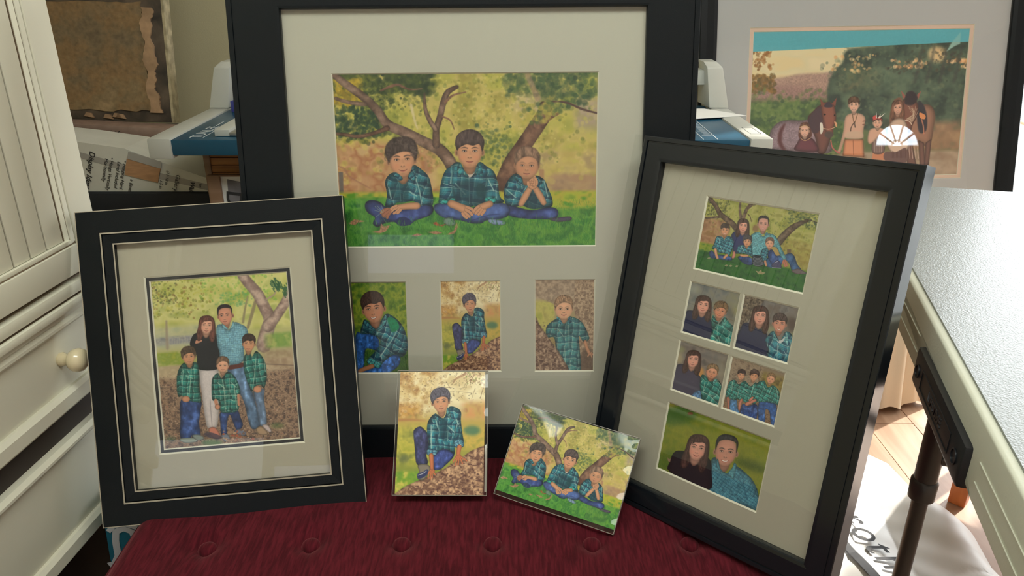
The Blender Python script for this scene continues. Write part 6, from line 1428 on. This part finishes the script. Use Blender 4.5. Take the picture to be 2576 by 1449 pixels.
# scuffed board leaning on the wall
sb = thing('scuffed_board', 'large scuffed brown board with a torn pale edge, leaning at the top left', 'board', Matrix.Translation((-1.35, 2.125, .752)) @ Matrix.Rotation(R_(-8), 4, 'X') @ Matrix.Rotation(R_(1.0), 4, 'Y'))
m, nt, N, L, P = nmat('scuffed_leatherboard')
tc = N.new('ShaderNodeTexCoord'); t1 = N.new('ShaderNodeTexNoise'); t1.inputs['Scale'].default_value = 7; t1.inputs['Detail'].default_value = 9; t1.inputs['Roughness'].default_value = .62; t2 = N.new('ShaderNodeTexNoise'); t2.inputs['Scale'].default_value = 90; t2.inputs['Detail'].default_value = 5
L.new(tc.outputs['Object'], t1.inputs['Vector']); L.new(tc.outputs['Object'], t2.inputs['Vector'])
r = N.new('ShaderNodeValToRGB'); e = r.color_ramp.elements; e[0].position = .30; e[0].color = (.17, .125, .078, 1); e[1].position = .72; e[1].color = (.36, .25, .135, 1)
for p_, c in ((.42, (.22, .16, .09)), (.52, (.28, .175, .082)), (.60, (.25, .18, .095))): x_ = e.new(p_); x_.color = c + (1,)
mx = N.new('ShaderNodeMix'); mx.data_type = 'RGBA'; mx.blend_type = 'OVERLAY'; mx.inputs[0].default_value = .5
L.new(t1.outputs[0], r.inputs[0]); L.new(r.outputs[0], mx.inputs[6]); L.new(t2.outputs[0], mx.inputs[7]); L.new(mx.outputs[2], P.inputs['Base Color']); P.inputs['Roughness'].default_value = .8
b = N.new('ShaderNodeBump'); b.inputs['Strength'].default_value = .5; b.inputs['Distance'].default_value = .004; L.new(t1.outputs[0], b.inputs['Height']); L.new(b.outputs[0], P.inputs['Normal'])
M['scuff'] = m; M['char'] = mat('charred_border', (.075, .062, .050), .85, var=.55, vscale=16, bump=.6, bscale=60, col2=(.16, .12, .085)); M['torn'] = mat('torn_card_layer', (.42, .27, .16), .85, var=.25, vscale=30, bump=.5, bscale=80)
bx('board_body', -.50, .418, 0, .035, 0, .80, M['char'], sb, bev=.004)
rs = random.Random(8)
def ragged(x0, x1, z0, z1, n, amp):
    P_ = []
    for i in range(n): P_.append((x0 + (x1 - x0) * i / n, z0 + rs.uniform(-amp, amp)))
    for i in range(n): P_.append((x1 + rs.uniform(-amp, amp), z0 + (z1 - z0) * i / n))
    for i in range(n): P_.append((x1 - (x1 - x0) * i / n, z1 + rs.uniform(-amp, amp)))
    P_.append((x0, z1)); return P_
pr('brown_face', ragged(-.49, .360, .030, .312, 40, .0035), -.004, .001, M['scuff'], sb)
zz = [(.356 + .005 * math.sin(i * .45) + rs.uniform(-.002, .002), .026 + i * .0058) for i in range(48)]
pr('torn_edge', zz + [(.382 + .005 * math.sin(i * .29 + 1) + .003 * math.sin(i * .83) + rs.uniform(-.0025, .0025), .298 - i * .0058) for i in range(48)], -.0065, .001, M['torn'], sb)
bx('edge_binding', .412, .419, -.0025, .036, 0, .80, mat('cream_binding', (.40, .34, .22), .8, var=.4, vscale=40), sb)
for k in range(9):
    bm = bmesh.new(); cx, cz, a = -.30 + rs.random() * .62, rs.uniform(.004, .014), .010
    prism(bm, [(cx - a, cz), (cx + a * 1.6, cz - .004), (cx + a, cz + .008), (cx - a * .4, cz + .010)], -.006, .0); bmo('torn_chip', bm, M['torn'], sb)

# ================================================================ FOLDING TABLE
e_ = Vector((.269, .963, 0)).normalized(); px_ = Vector((e_.y, -e_.x, 0))
TM = Matrix((px_, e_, Vector((0, 0, 1)))).transposed().to_4x4(); TM.translation = (.553, .99, 0)
ft = thing('folding_table', 'white plastic folding table with a sage edge and black carry handle, at the right', 'table', TM)
TF, TN, TW = .515, -1.05, .76      # far end, near end, width; x = 0 is the edge seen
R0 = .03
def rrect(x0, x1, y0, y1, r_, n=6):
    P_ = []
    for cx, cy, a0 in ((x1 - r_, y1 - r_, 0), (x0 + r_, y1 - r_, 90), (x0 + r_, y0 + r_, 180), (x1 - r_, y0 + r_, 270)):
        for i in range(n + 1): P_.append((cx + r_ * math.cos(R_(a0 + 90 * i / n)), cy + r_ * math.sin(R_(a0 + 90 * i / n))))
    return P_
pr('tabletop', rrect(.010, TW - .01, TN + .01, TF - .01, .022), .744, .7515, M['table'], ft, ax=2)
# skirt, built as the long visible edge with the notch for the handle, and three plain sides
H0, H1 = -.385, -.142             # handle notch along the edge
zl, zt = .668, .7485
prof = [(TF, zt), (TF, zl), (H1 + .020, zl), (H1 + .006, zl + .004), (H1, zl + .014), (H1 - .004, zl + .034), (H1 - .014, zl + .042), (H0 + .014, zl + .042), (H0 + .004, zl + .034), (H0, zl + .014), (H0 - .006, zl + .004), (H0 - .020, zl), (TN, zl), (TN, zt)]
bm = bmesh.new()
A_ = [bm.verts.new((0.0, y, z)) for y, z in prof]; B_ = [bm.verts.new((.012, y, z)) for y, z in prof]; n = len(prof)
bmesh.ops.triangulate(bm, faces=[bm.faces.new(A_), bm.faces.new(B_[::-1])])
for i in range(n): bm.faces.new((A_[i], B_[i], B_[(i + 1) % n], A_[(i + 1) % n]))
bmesh.ops.bevel(bm, geom=[e for e in bm.edges if all(abs(v.co.x) < 1e-6 for v in e.verts) and len(e.link_faces) == 2 and abs(e.link_faces[0].normal.x - e.link_faces[1].normal.x) > .3 or all(v.co.z > zt - 1e-4 and v.co.x < 1e-5 for v in e.verts)], offset=.004, segments=3, profile=.5, affect='EDGES')
bmo('edge_skirt', bm, M['skirt'], ft, True)
for a in ((.0, TW, TF - .012, TF), (.0, TW, TN, TN + .012), (TW - .012, TW, TN, TF)): bx('edge_skirt', a[0], a[1], a[2], a[3], zl, zt, M['skirt'], ft, bev=.004)
bx('edge_rib', -.0012, .002, H1 + .02, TF - .01, .7125, .7138, M['skirt'], ft); bx('edge_rib', -.0012, .002, TN, H0 - .015, .7125, .7138, M['skirt'], ft)
bx('edge_rib', -.0012, .002, H1 + .02, TF - .01, .6900, .6912, M['skirt'], ft); bx('edge_rib', -.0012, .002, TN, H0 - .015, .6900, .6912, M['skirt'], ft)
hd = bx('carry_handle', -.008, .012, H0 + .008, H1 - .008, .664, .7135, M['plastic'], ft, bev=.006)
bx('handle_recess', .013, .06, H0, H1, .665, .74, M['plastic'], ft, bev=.004)
for y in (H0 + .030, H1 - .030): lathe('bolt_hole', [(.0001, 0), (.0075, 0), (.0075, .0012), (.0088, .0012), (.0088, 0)], M['plastic'], hd, 20, Matrix.Translation((-.0082, y, .688)) @ Matrix.Rotation(R_(-90), 4, 'Y'), cap=False)
for a in ((H0 + .052, H1 - .052, .7000, .7008), (H0 + .052, H1 - .052, .6760, .6768), (H0 + .052, H0 + .0528, .6760, .7008), (H1 - .0528, H1 - .052, .6760, .7008)): bx('plate_line', -.0088, -.0078, a[0], a[1], a[2], a[3], M['plastic'], hd)
text('embossed_lettering', 'LIFETIME', .0165, M['plastic'], hd, (-.0078, (H0 + H1) / 2, .6825), (R_(90), 0, R_(-90)), ext=.0009, align='CENTER', offset=.0002)
# steel legs under the table
TI = TM.inverted()
def tl(x, y, z): return TI @ Vector((x, y, z))
def steel_leg(x, y):
    g = bmesh.new(); bmesh.ops.create_circle(g, radius=.001, segments=3); g.free()
    u = tube('leg', tl(x, y, .415), tl(x, y, .74), .0165, M['steel'], ft, 24)
    tube('lower_tube', (0, 0, -.415), (0, 0, 0), .0122, M['steel'], u, 24)
    lathe('leg_collar', [(.0168, -.020), (.0190, -.018), (.0196, .012), (.0168, .016)], M['steel'], u, 24)
    lathe('foot_cap', [(.0125, -.414), (.0155, -.414), (.0155, -.39), (.0125, -.385)], M['plastic'], u, 20)
    return u
leg0 = steel_leg(.627, .955)
p_ = tl(.627, .955, 0); far_ = Vector((p_.x + .50, p_.y, 0))
wf_ = TM @ far_
steel_leg(wf_.x, wf_.y)
br = tube('cross_brace', (p_.x + .012, p_.y, .472), (far_.x - .012, far_.y, .472), .0125, M['steel'], ft, 20)
lathe('brace_bolt', [(.0001, .004), (.0045, .004), (.006, .001), (.0062, -.003)][::-1], M['alu'], ft, 16, Matrix.Translation((p_.x + .055, p_.y - .0125, .472)) @ Matrix.Rotation(R_(90), 4, 'X'), cap=False)
tube('fold_strut', (p_.x + .06, p_.y, .472), (p_.x + .06, p_.y + .30, .742), .007, M['steel'], ft, 12)

# ================================================================ THINGS ON THE FLOOR
rs = random.Random(5)
st = thing('wooden_stool', 'orange wooden stool whose square leg shows beneath the folding table', 'stool', mw=Matrix.Translation((1.247, 1.441, 0)) @ Matrix.Rotation(R_(45), 4, 'Z'))
for sx in (-.15, .15):
    for sy in (-.15, .15): bx('leg', sx - .018, sx + .018, sy - .018, sy + .018, 0, .30, M['orange'], st, bev=.003)
bx('seat', -.17, .17, -.17, .17, .30, .322, M['orange'], st, bev=.006)
for a in ((-.132, .132, -.157, -.143), (-.132, .132, .143, .157)): bx('stretcher', a[0], a[1], a[2], a[3], .23, .26, M['orange'], st)

# white carrier bag lying flat
OUT = [(.50, 1.60), (.66, 1.665), (.80, 1.665), (.885, 1.63), (.930, 1.575), (.945, 1.47), (.985, 1.385), (1.0, 1.30), (.985, 1.21), (1.01, 1.10), (.93, .98), (.80, .96), (.71, 1.01), (.58, 1.08), (.48, 1.2), (.47, 1.42)]
OUT = np.array(OUT); CEN = OUT.mean(0)
def bag_fn(u, v):
    a = u * len(OUT); i = int(a) % len(OUT); f = a - int(a); p = OUT[i] * (1 - f) + OUT[(i + 1) % len(OUT)] * f
    q_ = CEN + (p - CEN) * v; x, y = q_
    fold = abs(math.sin(x * 11 + y * 5 + 1.1 * math.sin(y * 7))) ** .7 * .012 + abs(math.sin(x * 5 - y * 13 + 1.5 * math.sin(x * 9))) ** .6 * .009 + .0015 * math.sin(x * 53 + y * 31) * math.sin(y * 47)
    z = .004 + (1 - v ** 6) * (.022 + .016 * math.sin(x * 8) * math.cos(y * 7)) + fold * (1 - v ** 10) + (.03 * math.exp(-(((x - .93) / .07) ** 2 + ((y - 1.33) / .10) ** 2))) * (1 - v ** 10)
    return (x, y, max(.003, z))
bag = tag(sheet('carrier_bag', 160, 60, bag_fn, M['bag']), 'crumpled white plastic carrier bag with dark script lettering, lying on the floor', 'bag')
def bag_z(x, y):
    d = np.array((x, y)) - CEN; a = math.atan2(d[1], d[0]); best = None
    for k in range(160):
        for v in (.1, .25, .4, .55, .7, .85):
            P_ = bag_fn(k / 160, v); e2 = (P_[0] - x) ** 2 + (P_[1] - y) ** 2
            if best is None or e2 < best[0]: best = (e2, P_[2])
    return best[1]
ang = R_(-76); ux, uy = math.cos(ang), math.sin(ang)
# lettering laid on the bag, glyph by glyph, so it follows the folds
M['bag_ink'] = mat('navy_bag_print', (.008, .009, .014), .6)
s_ = 0
for ch, adv in (('B', .062), ('r', .037), ('o', .050), ('t', .034), ('h', .052), ('e', .048), ('r', .037), ('s', .04)):
    x, y = .700 - ux * .072 + ux * s_, 1.318 - uy * .072 + uy * s_; zt_ = max(bag_z(x + ux * p - uy * q, y + uy * p + ux * q) for q in (0, .03, .06) for p in (0, .02, .04)) + .0035
    text('printed_letter', ch, .088, M['bag_ink'], bag, (x, y, zt_), (0, 0, ang), shear=.25, ext=.0003, offset=-.0002); s_ += adv
s_ = 0
for ch in 'SEWING':
    x, y = .632 + ux * (s_ - .14), 1.262 + uy * (s_ - .14); text('printed_letter', ch, .040, M['bag_ink'], bag, (x, y, max(bag_z(x, y), bag_z(x + .02, y - .01)) + .005), (0, 0, ang), ext=.0003); s_ += .036
pts_ = [(.684 + ux * t * .4 - uy * (-.028), 1.36 + uy * t * .4 + ux * (-.028)) for t in np.linspace(0, 1, 24)]
bm = bmesh.new(); row = []
for i, (x, y) in enumerate(pts_):
    wd = .009 * math.sin(math.pi * (i + 1) / 26) + .001; z = bag_z(x, y) + .004
    row.append((bm.verts.new((x + uy * wd, y - ux * wd, z)), bm.verts.new((x - uy * wd, y + ux * wd, z))))
for a, b_ in zip(row, row[1:]): bm.faces.new((a[0], a[1], b_[1], b_[0]))
bmo('printed_swoosh', bm, M['bag_ink'], bag)

# cream cloth sack standing behind the table
def cloth_fn(u, v):
    a = u * 2 * math.pi; z = .46 * v; fl_ = (1 - v) ** 2
    k = 1 + .10 * math.sin(a * 7 + v * 1.5) * (.4 + .6 * fl_) + .05 * math.sin(a * 17 + 3 * v); k *= (.86 + .20 * fl_) if v < .93 else (.86 - (v - .93) * 9)
    return (1.045 + .135 * k * math.cos(a), 1.93 + .10 * k * math.sin(a), .002 + z + .02 * fl_ * abs(math.sin(a * 5)) * (1 - v))
tag(sheet('cloth_sack', 120, 50, cloth_fn, M['cloth']), 'cream cloth sack standing in folds on the floor behind the folding table', 'sack')
wbx = thing('floor_box', 'small pale box with a dark base on the floor beside the cream cloth', 'box', loc=(1.26, 2.02, 0))
bx('box_body', -.05, .20, -.02, .14, .012, .055, M['white'], wbx, bev=.003); bx('box_base', -.055, .205, -.026, .145, 0, .012, M['dark'], wbx)

# teal tote between the cupboard and the bench
tt = thing('tote_bag', 'teal tote with a white note shaped mark, between cupboard and bench', 'bag', loc=(-.588, .93, 0))
pr('bag_body', [(-.038, 0), (.046, 0), (.046, .405), (-.030, .405), (-.036, .30)], 0, .06, M['teal'], tt, bev=.004)
# the mark: two stems under an arch, with a foot
def stroke(pts, w_, name='printed_mark'):
    bm = bmesh.new(); L_ = []
    for i, p in enumerate(pts):
        a = Vector(pts[max(0, i - 1)]); b_ = Vector(pts[min(len(pts) - 1, i + 1)]); t_ = (b_ - a).normalized(); nn = Vector((-t_.y, t_.x)) * w_ / 2
        L_.append((bm.verts.new((p[0] + nn.x, -.0012, p[1] + nn.y)), bm.verts.new((p[0] - nn.x, -.0012, p[1] - nn.y))))
    for a, b_ in zip(L_, L_[1:]): bm.faces.new((a[0], a[1], b_[1], b_[0]))
    bmo(name, bm, M['white_ink'], tt)
stroke([(-.040, .286), (-.030, .290), (-.022, .305), (-.020, .335), (-.016, .352), (-.004, .358), (.008, .352), (.012, .335), (.012, .300), (.018, .290), (.030, .288)], .011)
stroke([(-.028, .352), (-.018, .362), (.000, .366), (.02, .358)], .008)

# a dark laptop corner resting on the table at the far right
lp = thing('dark_case', 'dark flat case on the folding table, cut by the right edge of the photo', 'case', loc=(1.20, 1.36, .7516))
bx('case_body', -.14, .20, -.07, .12, 0, .022, M['navy'], lp, bev=.006); bx('case_lid', -.135, .195, -.065, .115, .022, .030, M['navy'], lp, bev=.004)
for o in bpy.data.objects:
    if o.type == 'FONT' and o.parent is None: print('loose text', o.name)
